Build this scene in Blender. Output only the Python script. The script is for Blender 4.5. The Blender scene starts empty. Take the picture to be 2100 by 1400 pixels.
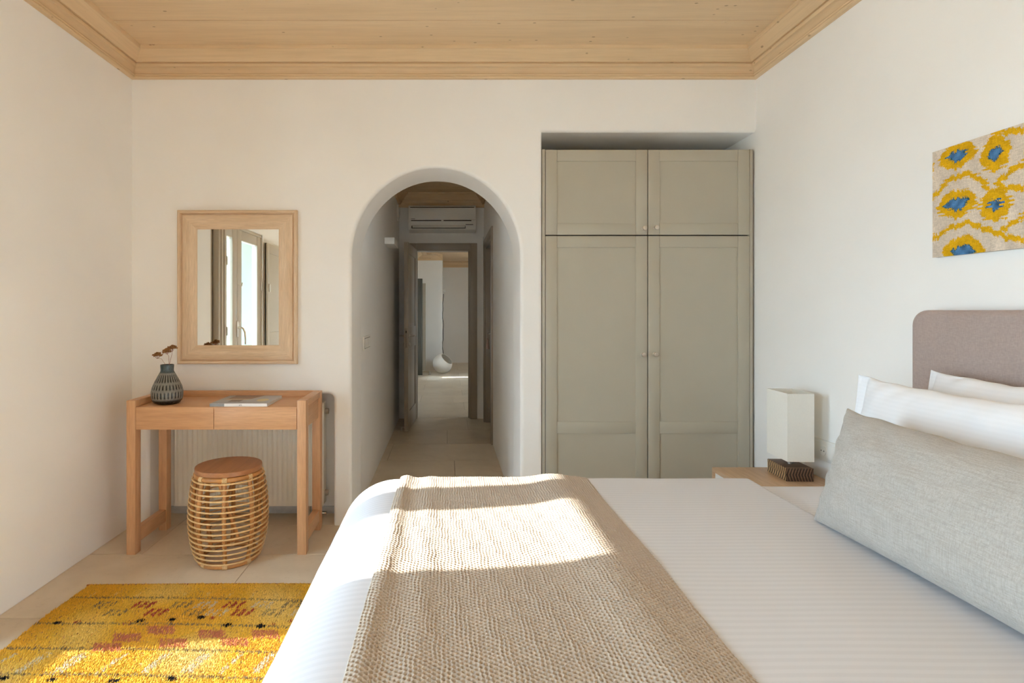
import bpy, bmesh, math, random
import numpy as np
from mathutils import Vector, Matrix

random.seed(7)
rng = np.random.default_rng(7)
S = bpy.context.scene
COL = S.collection

# ---------------------------------------------------------------- camera
cam_d = bpy.data.cameras.new('camera')
cam = bpy.data.objects.new('camera', cam_d)
COL.objects.link(cam)
cam.location = (0, 0, 1.25)
cam.rotation_euler = (math.pi / 2, 0, 0)
cam_d.sensor_width = 36
cam_d.lens = 1150 / 2100 * 36
cam_d.shift_x = (1050 - 917) / 2100
cam_d.shift_y = -(700 - 637) / 2100
cam_d.clip_start = 0.02
S.camera = cam

# ---------------------------------------------------------------- sky, sun, exposure
SUN_ELEV = math.radians(28.0)
SUN_SLOPE = 0.14            # sunlight runs +x with a little +y
w = bpy.data.worlds.new('sky')
S.world = w
w.use_nodes = True
nt = w.node_tree
nt.nodes.clear()
bg = nt.nodes.new('ShaderNodeBackground')
bg.inputs['Strength'].default_value = 2.2
bg.inputs['Color'].default_value = (0.60, 0.80, 1.0, 1)
wo = nt.nodes.new('ShaderNodeOutputWorld')
nt.links.new(bg.outputs[0], wo.inputs['Surface'])

sd = bpy.data.lights.new('sun', 'SUN')
sd.energy = 2.0
sd.angle = math.radians(0.6)
sd.color = (1.0, 0.96, 0.92)
so = bpy.data.objects.new('sun', sd)
COL.objects.link(so)
sdir = Vector((1, SUN_SLOPE, -math.tan(SUN_ELEV) * math.hypot(1, SUN_SLOPE)))
so.rotation_euler = sdir.to_track_quat('-Z', 'Y').to_euler()
so.location = (-6, 0, 5)

vs = S.view_settings
S.display_settings.display_device = 'sRGB'
vs.view_transform = 'Standard'
vs.look = 'None'
vs.gamma = 1
vs.use_curve_mapping = False
vs.exposure = 3.42
S.cycles.max_bounces = 16
S.cycles.diffuse_bounces = 10
S.cycles.transparent_max_bounces = 16

def portal(name, loc, rot, sx, sy):
    l = bpy.data.lights.new(name, 'AREA')
    l.shape = 'RECTANGLE'
    l.size = sx
    l.size_y = sy
    l.cycles.is_portal = True
    o = bpy.data.objects.new(name, l)
    COL.objects.link(o)
    o.location = loc
    o.rotation_euler = rot
portal('window_portal', (-2.39, 1.58, 1.1), (0, -math.pi / 2, 0), 2.3, 1.25)
portal('added_window_portal', (-2.39, -0.75, 1.3), (0, -math.pi / 2, 0), 1.9, 1.5)
portal('far_room_portal', (3.19, 9.05, 1.5), (0, math.pi / 2, 0), 1.2, 0.9)

# ---------------------------------------------------------------- materials
def srgb(r, g, b):
    def f(c):
        c /= 255
        return c / 12.92 if c <= 0.04045 else ((c + 0.055) / 1.055) ** 2.4
    return (f(r), f(g), f(b), 1)

class NB:
    def __init__(s, name):
        s.m = bpy.data.materials.new(name)
        s.m.use_nodes = True
        s.t = s.m.node_tree
        s.t.nodes.clear()
        s.out = s.n('ShaderNodeOutputMaterial')
        s.b = s.n('ShaderNodeBsdfPrincipled')
        s.l(s.b.outputs[0], s.out.inputs[0])
    def n(s, t, **kw):
        x = s.t.nodes.new(t)
        for k, v in kw.items():
            setattr(x, k, v)
        return x
    def l(s, a, b):
        s.t.links.new(a, b)
    def coords(s, scale=(1, 1, 1), world=False, rnd=0.0):
        if world:
            src = s.n('ShaderNodeNewGeometry').outputs['Position']
        else:
            src = s.n('ShaderNodeTexCoord').outputs['Object']
        mp = s.n('ShaderNodeMapping')
        mp.inputs['Scale'].default_value = scale
        s.l(src, mp.inputs['Vector'])
        v = mp.outputs[0]
        if rnd:
            oi = s.n('ShaderNodeObjectInfo')
            mu = s.n('ShaderNodeMath', operation='MULTIPLY')
            mu.inputs[1].default_value = rnd
            s.l(oi.outputs['Random'], mu.inputs[0])
            ad = s.n('ShaderNodeVectorMath', operation='ADD')
            s.l(v, ad.inputs[0])
            s.l(mu.outputs[0], ad.inputs[1])
            v = ad.outputs[0]
        return v
    def noise(s, v, scale, detail=4, rough=0.5, dist=0.0):
        x = s.n('ShaderNodeTexNoise')
        x.inputs['Scale'].default_value = scale
        x.inputs['Detail'].default_value = detail
        x.inputs['Roughness'].default_value = rough
        x.inputs['Distortion'].default_value = dist
        s.l(v, x.inputs['Vector'])
        return x.outputs['Fac']
    def ramp(s, f, stops):
        r = s.n('ShaderNodeValToRGB')
        e = r.color_ramp.elements
        while len(e) > 1:
            e.remove(e[-1])
        e[0].position = stops[0][0]
        e[0].color = stops[0][1]
        for p, c in stops[1:]:
            k = e.new(p)
            k.color = c
        s.l(f, r.inputs[0])
        return r.outputs[0]
    def mix(s, fac, a, b, mode='MIX'):
        x = s.n('ShaderNodeMix', data_type='RGBA', blend_type=mode)
        for sock, v in ((x.inputs[0], fac), (x.inputs[6], a), (x.inputs[7], b)):
            if isinstance(v, (int, float, tuple)):
                sock.default_value = v
            else:
                s.l(v, sock)
        return x.outputs[2]
    def col(s, c):
        if isinstance(c, tuple):
            s.b.inputs['Base Color'].default_value = c
        else:
            s.l(c, s.b.inputs['Base Color'])
    def bump(s, f, strength=0.1, dist=0.01):
        x = s.n('ShaderNodeBump')
        x.inputs['Strength'].default_value = strength
        x.inputs['Distance'].default_value = dist
        s.l(f, x.inputs['Height'])
        s.l(x.outputs[0], s.b.inputs['Normal'])
    def rough(s, r):
        if isinstance(r, (int, float)):
            s.b.inputs['Roughness'].default_value = r
        else:
            s.l(r, s.b.inputs['Roughness'])

def mul(c, k):
    return (c[0] * k, c[1] * k, c[2] * k, 1)

def plain(name, c, rough=0.5, metal=0.0, var=0.06, scale=30, bump=0.0):
    b = NB(name)
    f = b.noise(b.coords(), scale, 3)
    b.col(b.ramp(f, [(0.3, mul(c, 1 - var)), (0.7, mul(c, 1 + var))]))
    b.rough(rough)
    b.b.inputs['Metallic'].default_value = metal
    if bump:
        b.bump(f, bump, 0.004)
    return b.m

def plaster(name, c):
    b = NB(name)
    v = b.coords(world=True)
    f = b.noise(v, 1.6, 3, 0.5)
    g = b.noise(v, 14, 5, 0.55)
    b.col(b.ramp(f, [(0.3, mul(c, 0.975)), (0.7, mul(c, 1.02))]))
    b.rough(0.85)
    a = b.n('ShaderNodeMath', operation='MULTIPLY_ADD')
    a.inputs[1].default_value = 0.12
    b.l(g, a.inputs[0])
    b.l(f, a.inputs[2])
    b.bump(a.outputs[0], 0.35, 0.02)
    return b.m

def wood(name, c1, c2, axis=0, freq=26, rough=0.45, rnd=7.0, knots=None, streak=0.5, bump=0.06):
    b = NB(name)
    sc = [1.0, 1.0, 1.0]
    sc[axis] = 0.06
    v = b.coords(tuple(sc), rnd=rnd)
    f = b.noise(v, freq, 5, 0.6, 0.6)
    fine = b.noise(v, freq * 7, 3, 0.6)
    c = b.ramp(f, [(0.28, c1), (0.72, c2)])
    d = b.ramp(fine, [(0.35, (0.72, 0.70, 0.68, 1)), (0.62, (1, 1, 1, 1))])
    c = b.mix(streak, c, d, 'MULTIPLY')
    if knots:
        ks = [1.0, 1.0, 1.0]
        ks[axis] = 0.55
        kv = b.coords(tuple(ks), rnd=13.0)
        wob = b.noise(kv, 22, 3)
        vo = b.n('ShaderNodeTexVoronoi')
        vo.inputs['Scale'].default_value = knots[0]
        vo.inputs['Randomness'].default_value = 1.0
        b.l(kv, vo.inputs['Vector'])
        ma = b.n('ShaderNodeMath', operation='MULTIPLY_ADD')
        ma.inputs[1].default_value = 0.10
        b.l(wob, ma.inputs[0])
        b.l(vo.outputs['Distance'], ma.inputs[2])
        k = b.ramp(ma.outputs[0], [(0.05 + 0.06, (0.55, 0.50, 0.46, 1)), (0.05 + 0.105, (1, 1, 1, 1))])
        # only some cells carry a knot
        cellr = b.ramp(vo.outputs['Color'], [(0.30, (0, 0, 0, 1)), (0.34, (1, 1, 1, 1))])
        c = b.mix(cellr, c, b.mix(1.0, c, k, 'MULTIPLY'))
    b.col(c)
    b.rough(rough)
    b.bump(fine, bump, 0.002)
    return b.m

def fabric(name, c, scale=700, var=0.12, rough=0.9, bump=0.25, slub=0.0):
    b = NB(name)
    v = b.coords()
    w1 = b.noise(b.coords((1, 0.12, 1)), scale, 2)
    w2 = b.noise(b.coords((1, 1, 0.12)), scale, 2)
    f = b.mix(0.5, w1, w2)
    big = b.noise(v, 6, 3)
    c0 = b.ramp(f, [(0.35, mul(c, 1 - var)), (0.65, mul(c, 1 + var))])
    c0 = b.mix(0.25, c0, b.ramp(big, [(0.3, (0.85, 0.85, 0.85, 1)), (0.7, (1, 1, 1, 1))]), 'MULTIPLY')
    if slub:
        s1 = b.noise(b.coords((1, 0.05, 1)), 330, 2)
        s2 = b.noise(b.coords((1, 1, 0.05)), 330, 2)
        sl = b.ramp(s1, [(0.35, (0.75, 0.72, 0.68, 1)), (0.6, (1, 1, 1, 1))])
        sm = b.ramp(s2, [(0.35, (0.75, 0.72, 0.68, 1)), (0.6, (1, 1, 1, 1))])
        c0 = b.mix(slub, c0, b.mix(1.0, sl, sm, 'MULTIPLY'), 'MULTIPLY')
    b.col(c0)
    b.rough(rough)
    b.b.inputs['Sheen Weight'].default_value = 0.15
    b.bump(f, bump, 0.0015)
    return b.m

def striped_linen(name, c, axis=1, pitch=0.02, dark=0.955):
    """white sateen with woven stripes"""
    b = NB(name)
    sep = b.n('ShaderNodeSeparateXYZ')
    b.l(b.n('ShaderNodeTexCoord').outputs['Object'], sep.inputs[0])
    m = b.n('ShaderNodeMath', operation='MULTIPLY')
    m.inputs[1].default_value = 2 * math.pi / pitch
    b.l(sep.outputs[axis], m.inputs[0])
    s = b.n('ShaderNodeMath', operation='SINE')
    b.l(m.outputs[0], s.inputs[0])
    mr = b.n('ShaderNodeMapRange')
    mr.inputs[1].default_value = -0.25
    mr.inputs[2].default_value = 0.25
    b.l(s.outputs[0], mr.inputs[0])
    b.col(b.mix(mr.outputs[0], mul(c, dark), c))
    r = b.n('ShaderNodeMapRange')
    r.inputs[3].default_value = 0.62
    r.inputs[4].default_value = 0.48
    b.l(mr.outputs[0], r.inputs[0])
    b.l(r.outputs[0], b.b.inputs['Roughness'])
    g = b.noise(b.coords(), 5, 3)
    b.bump(g, 0.12, 0.02)
    return b.m

def vcol(name, rough=0.8, fine=0.0, spec=0.3):
    b = NB(name)
    a = b.n('ShaderNodeVertexColor', layer_name='Col')
    c = a.outputs[0]
    if fine:
        w1 = b.noise(b.coords((1, 1, 0.15)), 500, 2)
        w2 = b.noise(b.coords((1, 0.15, 1)), 500, 2)
        c = b.mix(fine, c, b.ramp(b.mix(0.5, w1, w2), [(0.35, (0.6, 0.58, 0.55, 1)), (0.62, (1.15, 1.15, 1.15, 1))]), 'MULTIPLY')
    b.col(c)
    b.rough(rough)
    b.b.inputs['Specular IOR Level'].default_value = spec
    return b.m

def glass_mat(name):
    b = NB(name)
    b.t.nodes.remove(b.b)
    tr = b.n('ShaderNodeBsdfTransparent')
    tr.inputs[0].default_value = (0.95, 0.97, 0.96, 1)
    gl = b.n('ShaderNodeBsdfGlossy')
    gl.inputs['Roughness'].default_value = 0.01
    lw = b.n('ShaderNodeLayerWeight')
    lw.inputs[0].default_value = 0.5
    pw = b.n('ShaderNodeMath', operation='POWER')
    pw.inputs[1].default_value = 5.0
    b.l(lw.outputs['Facing'], pw.inputs[0])
    fr = b.n('ShaderNodeMath', operation='MULTIPLY_ADD')
    fr.inputs[1].default_value = 0.85
    fr.inputs[2].default_value = 0.03
    b.l(pw.outputs[0], fr.inputs[0])
    mx = b.n('ShaderNodeMixShader')
    b.l(fr.outputs[0], mx.inputs[0])
    b.l(tr.outputs[0], mx.inputs[1])
    b.l(gl.outputs[0], mx.inputs[2])
    b.l(mx.outputs[0], b.out.inputs[0])
    return b.m

def mirror_mat():
    b = NB('mirror_silver')
    b.col((0.90, 0.92, 0.90, 1))
    b.b.inputs['Metallic'].default_value = 1
    b.rough(0.004)
    g = b.noise(b.coords(), 3, 1)
    b.bump(g, 0.004, 0.01)
    return b.m

def tile_mat():
    b = NB('limestone_tile')
    v = b.coords(world=True, rnd=9.0)
    f = b.noise(v, 3.0, 6, 0.6, 0.4)
    g = b.noise(v, 26, 5, 0.65, 1.2)
    c = b.ramp(f, [(0.28, srgb(202, 184, 160)), (0.55, srgb(215, 199, 176)), (0.8, srgb(223, 208, 187))])
    vein = b.ramp(g, [(0.28, (0.80, 0.77, 0.74, 1)), (0.42, (1, 1, 1, 1))])
    c = b.mix(0.55, c, vein, 'MULTIPLY')
    b.col(c)
    b.rough(0.38)
    b.bump(g, 0.04, 0.002)
    return b.m

def stone_mat():
    b = NB('rubble_stone')
    v = b.coords(world=True)
    vo = b.n('ShaderNodeTexVoronoi', feature='DISTANCE_TO_EDGE')
    vo.inputs['Scale'].default_value = 7
    b.l(v, vo.inputs['Vector'])
    vc = b.n('ShaderNodeTexVoronoi')
    vc.inputs['Scale'].default_value = 7
    b.l(v, vc.inputs['Vector'])
    c = b.ramp(vc.outputs['Color'], [(0.2, srgb(84, 78, 72)), (0.5, srgb(118, 108, 97)), (0.8, srgb(104, 102, 99))])
    j = b.ramp(vo.outputs[0], [(0.02, (0.45, 0.42, 0.4, 1)), (0.07, (1, 1, 1, 1))])
    b.col(b.mix(1.0, c, j, 'MULTIPLY'))
    b.rough(0.9)
    b.bump(vo.outputs[0], 0.6, 0.03)
    return b.m

WALL = srgb(242, 240, 237)
M = {
    'wall': plaster('white_plaster', WALL),
    'tile': tile_mat(),
    'grout': plain('grout', srgb(170, 152, 132), 0.9),
    'pine': wood('washed_pine', srgb(222, 193, 154), srgb(232, 205, 168), 0, 9, 0.5, knots=(17.0, 0.05), streak=0.22),
    'pine_y': wood('washed_pine_lengthwise', srgb(216, 186, 146), srgb(228, 200, 162), 1, 9, 0.5, knots=(15.0, 0.05), streak=0.25),
    'pine_x': wood('washed_pine_crosswise', srgb(216, 186, 146), srgb(228, 200, 162), 0, 9, 0.5, knots=(15.0, 0.05), streak=0.25),
    'oak_x': wood('oak_crosswise', srgb(204, 154, 112), srgb(222, 174, 130), 0, 30, 0.42, streak=0.45),
    'oak_y': wood('oak_lengthwise', srgb(204, 154, 112), srgb(222, 174, 130), 1, 30, 0.42, streak=0.45),
    'oak_z': wood('oak_upright', srgb(204, 154, 112), srgb(222, 174, 130), 2, 30, 0.42, streak=0.45),
    'seat_wood': wood('seat_veneer', srgb(158, 104, 66), srgb(186, 128, 84), 1, 22, 0.35, streak=0.35),
    'cane': plain('rattan_cane', srgb(222, 183, 126), 0.45, var=0.12, scale=60),
    'cane_dark': plain('rattan_pole', srgb(192, 134, 76), 0.38, var=0.22, scale=24),
    'cane_bind': plain('rattan_binding', srgb(226, 192, 140), 0.55, var=0.15, scale=90),
    'mframe_x': wood('limed_wood_crosswise', srgb(218, 188, 154), srgb(236, 212, 183), 0, 34, 0.55, streak=0.5),
    'mframe_z': wood('limed_wood_upright', srgb(218, 188, 154), srgb(236, 212, 183), 2, 34, 0.55, streak=0.5),
    'mirror': mirror_mat(),
    'sage': plain('sage_paint', srgb(178, 172, 156), 0.42, var=0.012, scale=8),
    'door_grey': plain('taupe_paint', srgb(165, 153, 138), 0.32, var=0.012, scale=8),
    'shutter': plain('shutter_paint', srgb(186, 176, 160), 0.45, var=0.015, scale=8),
    'dark_paint': plain('dark_olive_paint', srgb(74, 71, 60), 0.5, var=0.03),
    'dark_gap': plain('dark_gap', srgb(60, 55, 48), 0.8),
    'nickel': plain('brushed_nickel', srgb(205, 198, 188), 0.28, 1.0, var=0.02),
    'chrome': plain('chrome', srgb(220, 220, 220), 0.12, 1.0, var=0.01),
    'rad': plain('radiator_enamel', srgb(238, 234, 222), 0.35, var=0.01, scale=6),
    'white_plastic': plain('white_plastic', srgb(235, 233, 228), 0.35, var=0.01),
    'black': plain('black_matt', srgb(22, 20, 19), 0.6),
    'glass': glass_mat('window_glass'),
    'duvet': striped_linen('white_sateen_stripe', srgb(216, 216, 221), 1, 0.021),
    'sheet': striped_linen('sheet_sateen_stripe', srgb(222, 222, 227), 1, 0.021),
    'pillow_w': striped_linen('pillow_sateen_stripe', srgb(236, 237, 241), 2, 0.012, 0.985),
    'hem': plain('white_hem', srgb(244, 243, 242), 0.7, var=0.01),
    'linen': fabric('grey_linen', srgb(177, 171, 163), 900, 0.12, 0.95, 0.3, 0.45),
    'taupe_fab': fabric('taupe_upholstery', srgb(168, 150, 143), 600, 0.13, 0.95, 0.3),
    'knit': fabric('oatmeal_wool', srgb(183, 167, 150), 900, 0.10, 0.95, 0.1),
    'shade': fabric('lampshade_linen', srgb(236, 233, 224), 900, 0.04, 0.9, 0.1),
    'lamp_wood': wood('walnut_block', srgb(96, 72, 56), srgb(134, 104, 82), 0, 30, 0.5),
    'lamp_light': wood('chevron_pale', srgb(176, 140, 98), srgb(205, 172, 128), 0, 30, 0.5),
    'lamp_dark': plain('chevron_dark', srgb(48, 34, 26), 0.5),
    'ns_wood': wood('nightstand_oak', srgb(190, 156, 122), srgb(212, 180, 146), 1, 34, 0.4, streak=0.5),
    'white_lacq': plain('white_lacquer', srgb(240, 240, 238), 0.3, var=0.01),
    'vcol_vase': vcol('carved_glaze', 0.18, 0, 0.5),
    'vcol_rug': vcol('wool_pile', 0.95, 0, 0.1),
    'vcol_art': vcol('ikat_velvet', 0.9, 0.5, 0.15),
    'vcol_mag': vcol('magazine_cover', 0.3, 0, 0.5),
    'rug_base': fabric('rug_backing', srgb(176, 122, 52), 500, 0.2),
    'paper': plain('paper', srgb(225, 222, 218), 0.6, var=0.02),
    'spine_grey': plain('spine_grey', srgb(150, 150, 150), 0.4),
    'spine_white': plain('spine_white', srgb(236, 234, 232), 0.4, var=0.01),
    'ink': plain('ink', srgb(110, 106, 104), 0.6),
    'dry_stem': plain('dry_stem', srgb(150, 104, 88), 0.8),
    'dry_head': plain('dry_flower', srgb(142, 98, 56), 0.9, var=0.45, scale=160),
    'egg': plain('white_ceramic', srgb(228, 222, 212), 0.45, var=0.02, scale=8),
    'stone': stone_mat(),
    'terrace': plain('terrace_stone', srgb(200, 196, 190), 0.9, var=0.1, scale=2),
    'bed_base': fabric('bed_base_fabric', srgb(150, 138, 130), 500, 0.1),
    'pink': plain('dusty_pink', srgb(196, 168, 158), 0.8),
}

# ---------------------------------------------------------------- object helpers
ORG = {}

def thing(name, base, label, cat, group=None, kind=None):
    o = bpy.data.objects.new(name, None)
    COL.objects.link(o)
    o.empty_display_size = 0.05
    o.location = base
    ORG[o.name] = Vector(base)
    tag(o, label, cat, group, kind)
    return o

def tag(o, label=None, cat=None, group=None, kind=None):
    if label:
        o['label'] = label
    if cat:
        o['category'] = cat
    if group:
        o['group'] = group
    if kind:
        o['kind'] = kind
    return o

def link(name, me, mat, parent=None, base=None):
    """mesh is in world coordinates; it is moved to the thing's base"""
    o = bpy.data.objects.new(name, me)
    COL.objects.link(o)
    if mat is not None and not me.materials:
        me.materials.append(mat if not isinstance(mat, str) else M[mat])
    if parent is not None:
        o.parent = parent
        org = ORG[parent.name]
        ORG[o.name] = org
        me.transform(Matrix.Translation(-org))
    else:
        if base is None:
            vs_ = np.empty(len(me.vertices) * 3)
            me.vertices.foreach_get('co', vs_)
            vs_ = vs_.reshape(-1, 3)
            lo, hi = vs_.min(0), vs_.max(0)
            base = ((lo[0] + hi[0]) / 2, (lo[1] + hi[1]) / 2, lo[2])
        base = Vector(base)
        me.transform(Matrix.Translation(-base))
        o.location = base
        ORG[o.name] = base
    return o

def smooth(me, angle=35):
    me.polygons.foreach_set('use_smooth', [True] * len(me.polygons))
    me.set_sharp_from_angle(angle=math.radians(angle))

def from_bm(bm, name, sm=False, angle=35):
    me = bpy.data.meshes.new(name)
    bmesh.ops.recalc_face_normals(bm, faces=bm.faces[:])
    bm.to_mesh(me)
    bm.free()
    if sm:
        smooth(me, angle)
    return me

def bm_box(bm, x0, x1, y0, y1, z0, z1, bevel=0.0, seg=2, mtx=None):
    r = bmesh.ops.create_cube(bm, size=1)
    vsx = r['verts']
    m = Matrix.Translation(((x0 + x1) / 2, (y0 + y1) / 2, (z0 + z1) / 2)) @ Matrix.Diagonal((abs(x1 - x0), abs(y1 - y0), abs(z1 - z0), 1))
    if mtx is not None:
        m = mtx @ m
    bmesh.ops.transform(bm, matrix=m, verts=vsx)
    if bevel:
        es = list({e for v in vsx for e in v.link_edges})
        bmesh.ops.bevel(bm, geom=es, offset=bevel, segments=seg, profile=0.5, affect='EDGES')

def box(name, x0, x1, y0, y1, z0, z1, mat, parent=None, bevel=0.0, seg=2, mtx=None, base=None):
    bm = bmesh.new()
    bm_box(bm, x0, x1, y0, y1, z0, z1, bevel, seg, mtx)
    me = from_bm(bm, name, bevel > 0)
    return link(name, me, mat, parent, base)

def py_mesh(name, verts, faces, sm=False, angle=35):
    me = bpy.data.meshes.new(name)
    me.from_pydata([tuple(v) for v in verts], [], faces)
    me.validate()
    bm = bmesh.new()
    bm.from_mesh(me)
    bmesh.ops.recalc_face_normals(bm, faces=bm.faces[:])
    bm.to_mesh(me)
    bm.free()
    if sm:
        smooth(me, angle)
    return me

def grid_mesh(name, P, closed_u=False, closed_v=False, sm=True):
    """P: array (nu, nv, 3)"""
    nu, nv = P.shape[:2]
    iu = np.arange(nu if closed_u else nu - 1)
    iv = np.arange(nv if closed_v else nv - 1)
    A, B = np.meshgrid(iu, iv, indexing='ij')
    A2, B2 = (A + 1) % nu, (B + 1) % nv
    F = np.stack([A * nv + B, A2 * nv + B, A2 * nv + B2, A * nv + B2], -1).reshape(-1, 4)
    me = bpy.data.meshes.new(name)
    me.vertices.add(nu * nv)
    me.vertices.foreach_set('co', P.reshape(-1).astype(np.float32))
    nf = len(F)
    me.loops.add(nf * 4)
    me.loops.foreach_set('vertex_index', F.reshape(-1).astype(np.int32))
    me.polygons.add(nf)
    me.polygons.foreach_set('loop_start', np.arange(0, nf * 4, 4, dtype=np.int32))
    me.polygons.foreach_set('loop_total', np.full(nf, 4, dtype=np.int32))
    me.update(calc_edges=True)
    if sm:
        me.polygons.foreach_set('use_smooth', [True] * nf)
    return me

def set_cols(me, cols):
    a = me.color_attributes.new('Col', 'FLOAT_COLOR', 'POINT')
    c = np.ones((len(me.vertices), 4), dtype=np.float32)
    c[:, :3] = cols
    a.data.foreach_set('color', c.reshape(-1))

def lathe(name, prof, cx, cy, mat, parent=None, seg=40, sm=True, base=None, angle=50):
    """prof: list of (r, z)"""
    bm = bmesh.new()
    rings = []
    for r, z in prof:
        if r < 1e-5:
            rings.append([bm.verts.new((cx, cy, z))])
        else:
            rings.append([bm.verts.new((cx + r * math.cos(2 * math.pi * i / seg), cy + r * math.sin(2 * math.pi * i / seg), z)) for i in range(seg)])
    for a, b in zip(rings[:-1], rings[1:]):
        for i in range(seg):
            j = (i + 1) % seg
            if len(a) == 1 and len(b) == 1:
                continue
            if len(a) == 1:
                bm.faces.new((a[0], b[i], b[j]))
            elif len(b) == 1:
                bm.faces.new((a[i], a[j], b[0]))
            else:
                bm.faces.new((a[i], a[j], b[j], b[i]))
    return link(name, from_bm(bm, name, sm, angle), mat, parent, base)

def bm_tube(bm, pts, r, seg=8, closed=False, caps=True):
    pts = [Vector(p) for p in pts]
    n = len(pts)
    rs = r if isinstance(r, (list, tuple)) else [r] * n
    rings = []
    up = None
    for i, p in enumerate(pts):
        if closed:
            t = (pts[(i + 1) % n] - pts[i - 1]).normalized()
        else:
            t = (pts[min(i + 1, n - 1)] - pts[max(i - 1, 0)]).normalized()
        if up is None:
            up = Vector((0, 0, 1)) if abs(t.z) < 0.9 else Vector((1, 0, 0))
        s = t.cross(up).normalized()
        up = s.cross(t).normalized()
        rings.append([bm.verts.new(p + (s * math.cos(2 * math.pi * k / seg) + up * math.sin(2 * math.pi * k / seg)) * rs[i]) for k in range(seg)])
    pairs = list(zip(rings[:-1], rings[1:]))
    if closed:
        pairs.append((rings[-1], rings[0]))
    for a, b in pairs:
        for k in range(seg):
            bm.faces.new((a[k], a[(k + 1) % seg], b[(k + 1) % seg], b[k]))
    if caps and not closed:
        bm.faces.new(rings[0][::-1])
        bm.faces.new(rings[-1])

def tube(name, pts, r, mat, parent=None, seg=8, closed=False, base=None):
    bm = bmesh.new()
    bm_tube(bm, pts, r, seg, closed)
    return link(name, from_bm(bm, name, True, 60), mat, parent, base)

def plate(name, outer, holes, thick, bevel, fn, bres=5):
    """flat slab with holes and rounded edges; fn maps (a, b, c in -t/2..t/2) to world"""
    cu = bpy.data.curves.new(name, 'CURVE')
    cu.dimensions = '2D'
    cu.fill_mode = 'BOTH'
    cu.extrude = thick / 2 - bevel
    cu.bevel_depth = bevel
    cu.bevel_resolution = bres
    cu.offset = -bevel
    for pts in [outer] + holes:
        sp = cu.splines.new('POLY')
        sp.points.add(len(pts) - 1)
        for p, q in zip(sp.points, pts):
            p.co = (q[0], q[1], 0, 1)
        sp.use_cyclic_u = True
    ob = bpy.data.objects.new(name, cu)
    COL.objects.link(ob)
    dg = bpy.context.evaluated_depsgraph_get()
    me = bpy.data.meshes.new_from_object(ob.evaluated_get(dg))
    bpy.data.objects.remove(ob)
    bpy.data.curves.remove(cu)
    me.name = name
    bm = bmesh.new()
    bm.from_mesh(me)
    bmesh.ops.remove_doubles(bm, verts=bm.verts[:], dist=1e-5)
    for f in bm.faces:
        f.smooth = abs(f.normal.z) < 0.999
    for v in bm.verts:
        v.co = Vector(fn(*v.co))
    bmesh.ops.recalc_face_normals(bm, faces=bm.faces[:])
    bm.to_mesh(me)
    bm.free()
    return me

def rect(a0, a1, b0, b1):
    return [(a0, b0), (a1, b0), (a1, b1), (a0, b1)]

def rrect(a0, a1, b0, b1, r, n=6, corners=(1, 1, 1, 1)):
    out = []
    for k, (cx, cy, s) in enumerate(((a0 + r, b0 + r, 180), (a1 - r, b0 + r, 270), (a1 - r, b1 - r, 0), (a0 + r, b1 - r, 90))):
        if corners[k]:
            for i in range(n + 1):
                t = math.radians(s + 90 * i / n)
                out.append((cx + r * math.cos(t), cy + r * math.sin(t)))
        else:
            out.append([(a0, b0), (a1, b0), (a1, b1), (a0, b1)][k])
    return out

def sinnoise(seed, n=6, k0=1.0, k1=6.0):
    r = np.random.default_rng(seed)
    ks = r.uniform(k0, k1, (n, 2)) * r.choice([-1, 1], (n, 2))
    ph = r.uniform(0, 6.28, n)
    am = r.uniform(0.4, 1.0, n)
    am /= am.sum()
    return lambda x, y: sum(am[i] * np.sin(ks[i, 0] * x + ks[i, 1] * y + ph[i]) for i in range(n))

# ---------------------------------------------------------------- room dimensions
XL, XR, YB, YR = -1.838, 1.800, 3.27, -1.70
ZC = 2.75                    # plank ceiling
WT = 0.38                    # back wall thickness
YH0, YH1 = YB + WT, 6.50     # hallway
HXL, HXR = -0.557, 0.427
FY1 = 13.5

def struct(o, label, kind='structure'):
    return tag(o, label, None, None, kind)

# ---- floor: slab and every tile
floor = box('floor', XL - 0.05, XR + 0.05, YR - 0.05, YB + 0.02, -0.06, -0.003, 'grout')
struct(floor, 'beige limestone tiled floor of the bedroom')
floor2 = box('floor', HXL - 0.1, HXR + 0.3, YB + 0.02, 6.58, -0.06, -0.003, 'grout')
struct(floor2, 'beige limestone tiled floor of the passage behind the arch')
floor3 = box('floor', -0.75, 3.2, 6.58, FY1 + 0.1, -0.06, -0.003, 'grout')
struct(floor3, 'beige limestone tiled floor of the far room')
floor4 = box('floor', XL, HXL - 0.1, YB + 0.02, YB + 0.26, -0.06, -0.003, 'grout')
struct(floor4, 'strip of stone floor inside the radiator niche')
tile_cache = {}
def tile(parent, x0, x1, y0, y1):
    key = (round(x1 - x0, 3), round(y1 - y0, 3))
    g = 0.0015
    if key not in tile_cache:
        bm = bmesh.new()
        hx, hy = key[0] / 2 - g, key[1] / 2 - g
        bm_box(bm, -hx, hx, -hy, hy, -0.012, 0.0, 0.0012, 1)
        me = from_bm(bm, 'tile')
        me.materials.append(M['tile'])
        tile_cache[key] = me
    o = bpy.data.objects.new('tile', tile_cache[key])
    COL.objects.link(o)
    o.parent = parent
    o.location = Vector(((x0 + x1) / 2, (y0 + y1) / 2, 0)) - ORG[parent.name]
row_off = {2.28: 0.224, 2.88: -0.37, 3.48: 0.224, 4.08: 0.06, 4.68: -0.5, 5.28: 0.0}
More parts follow.
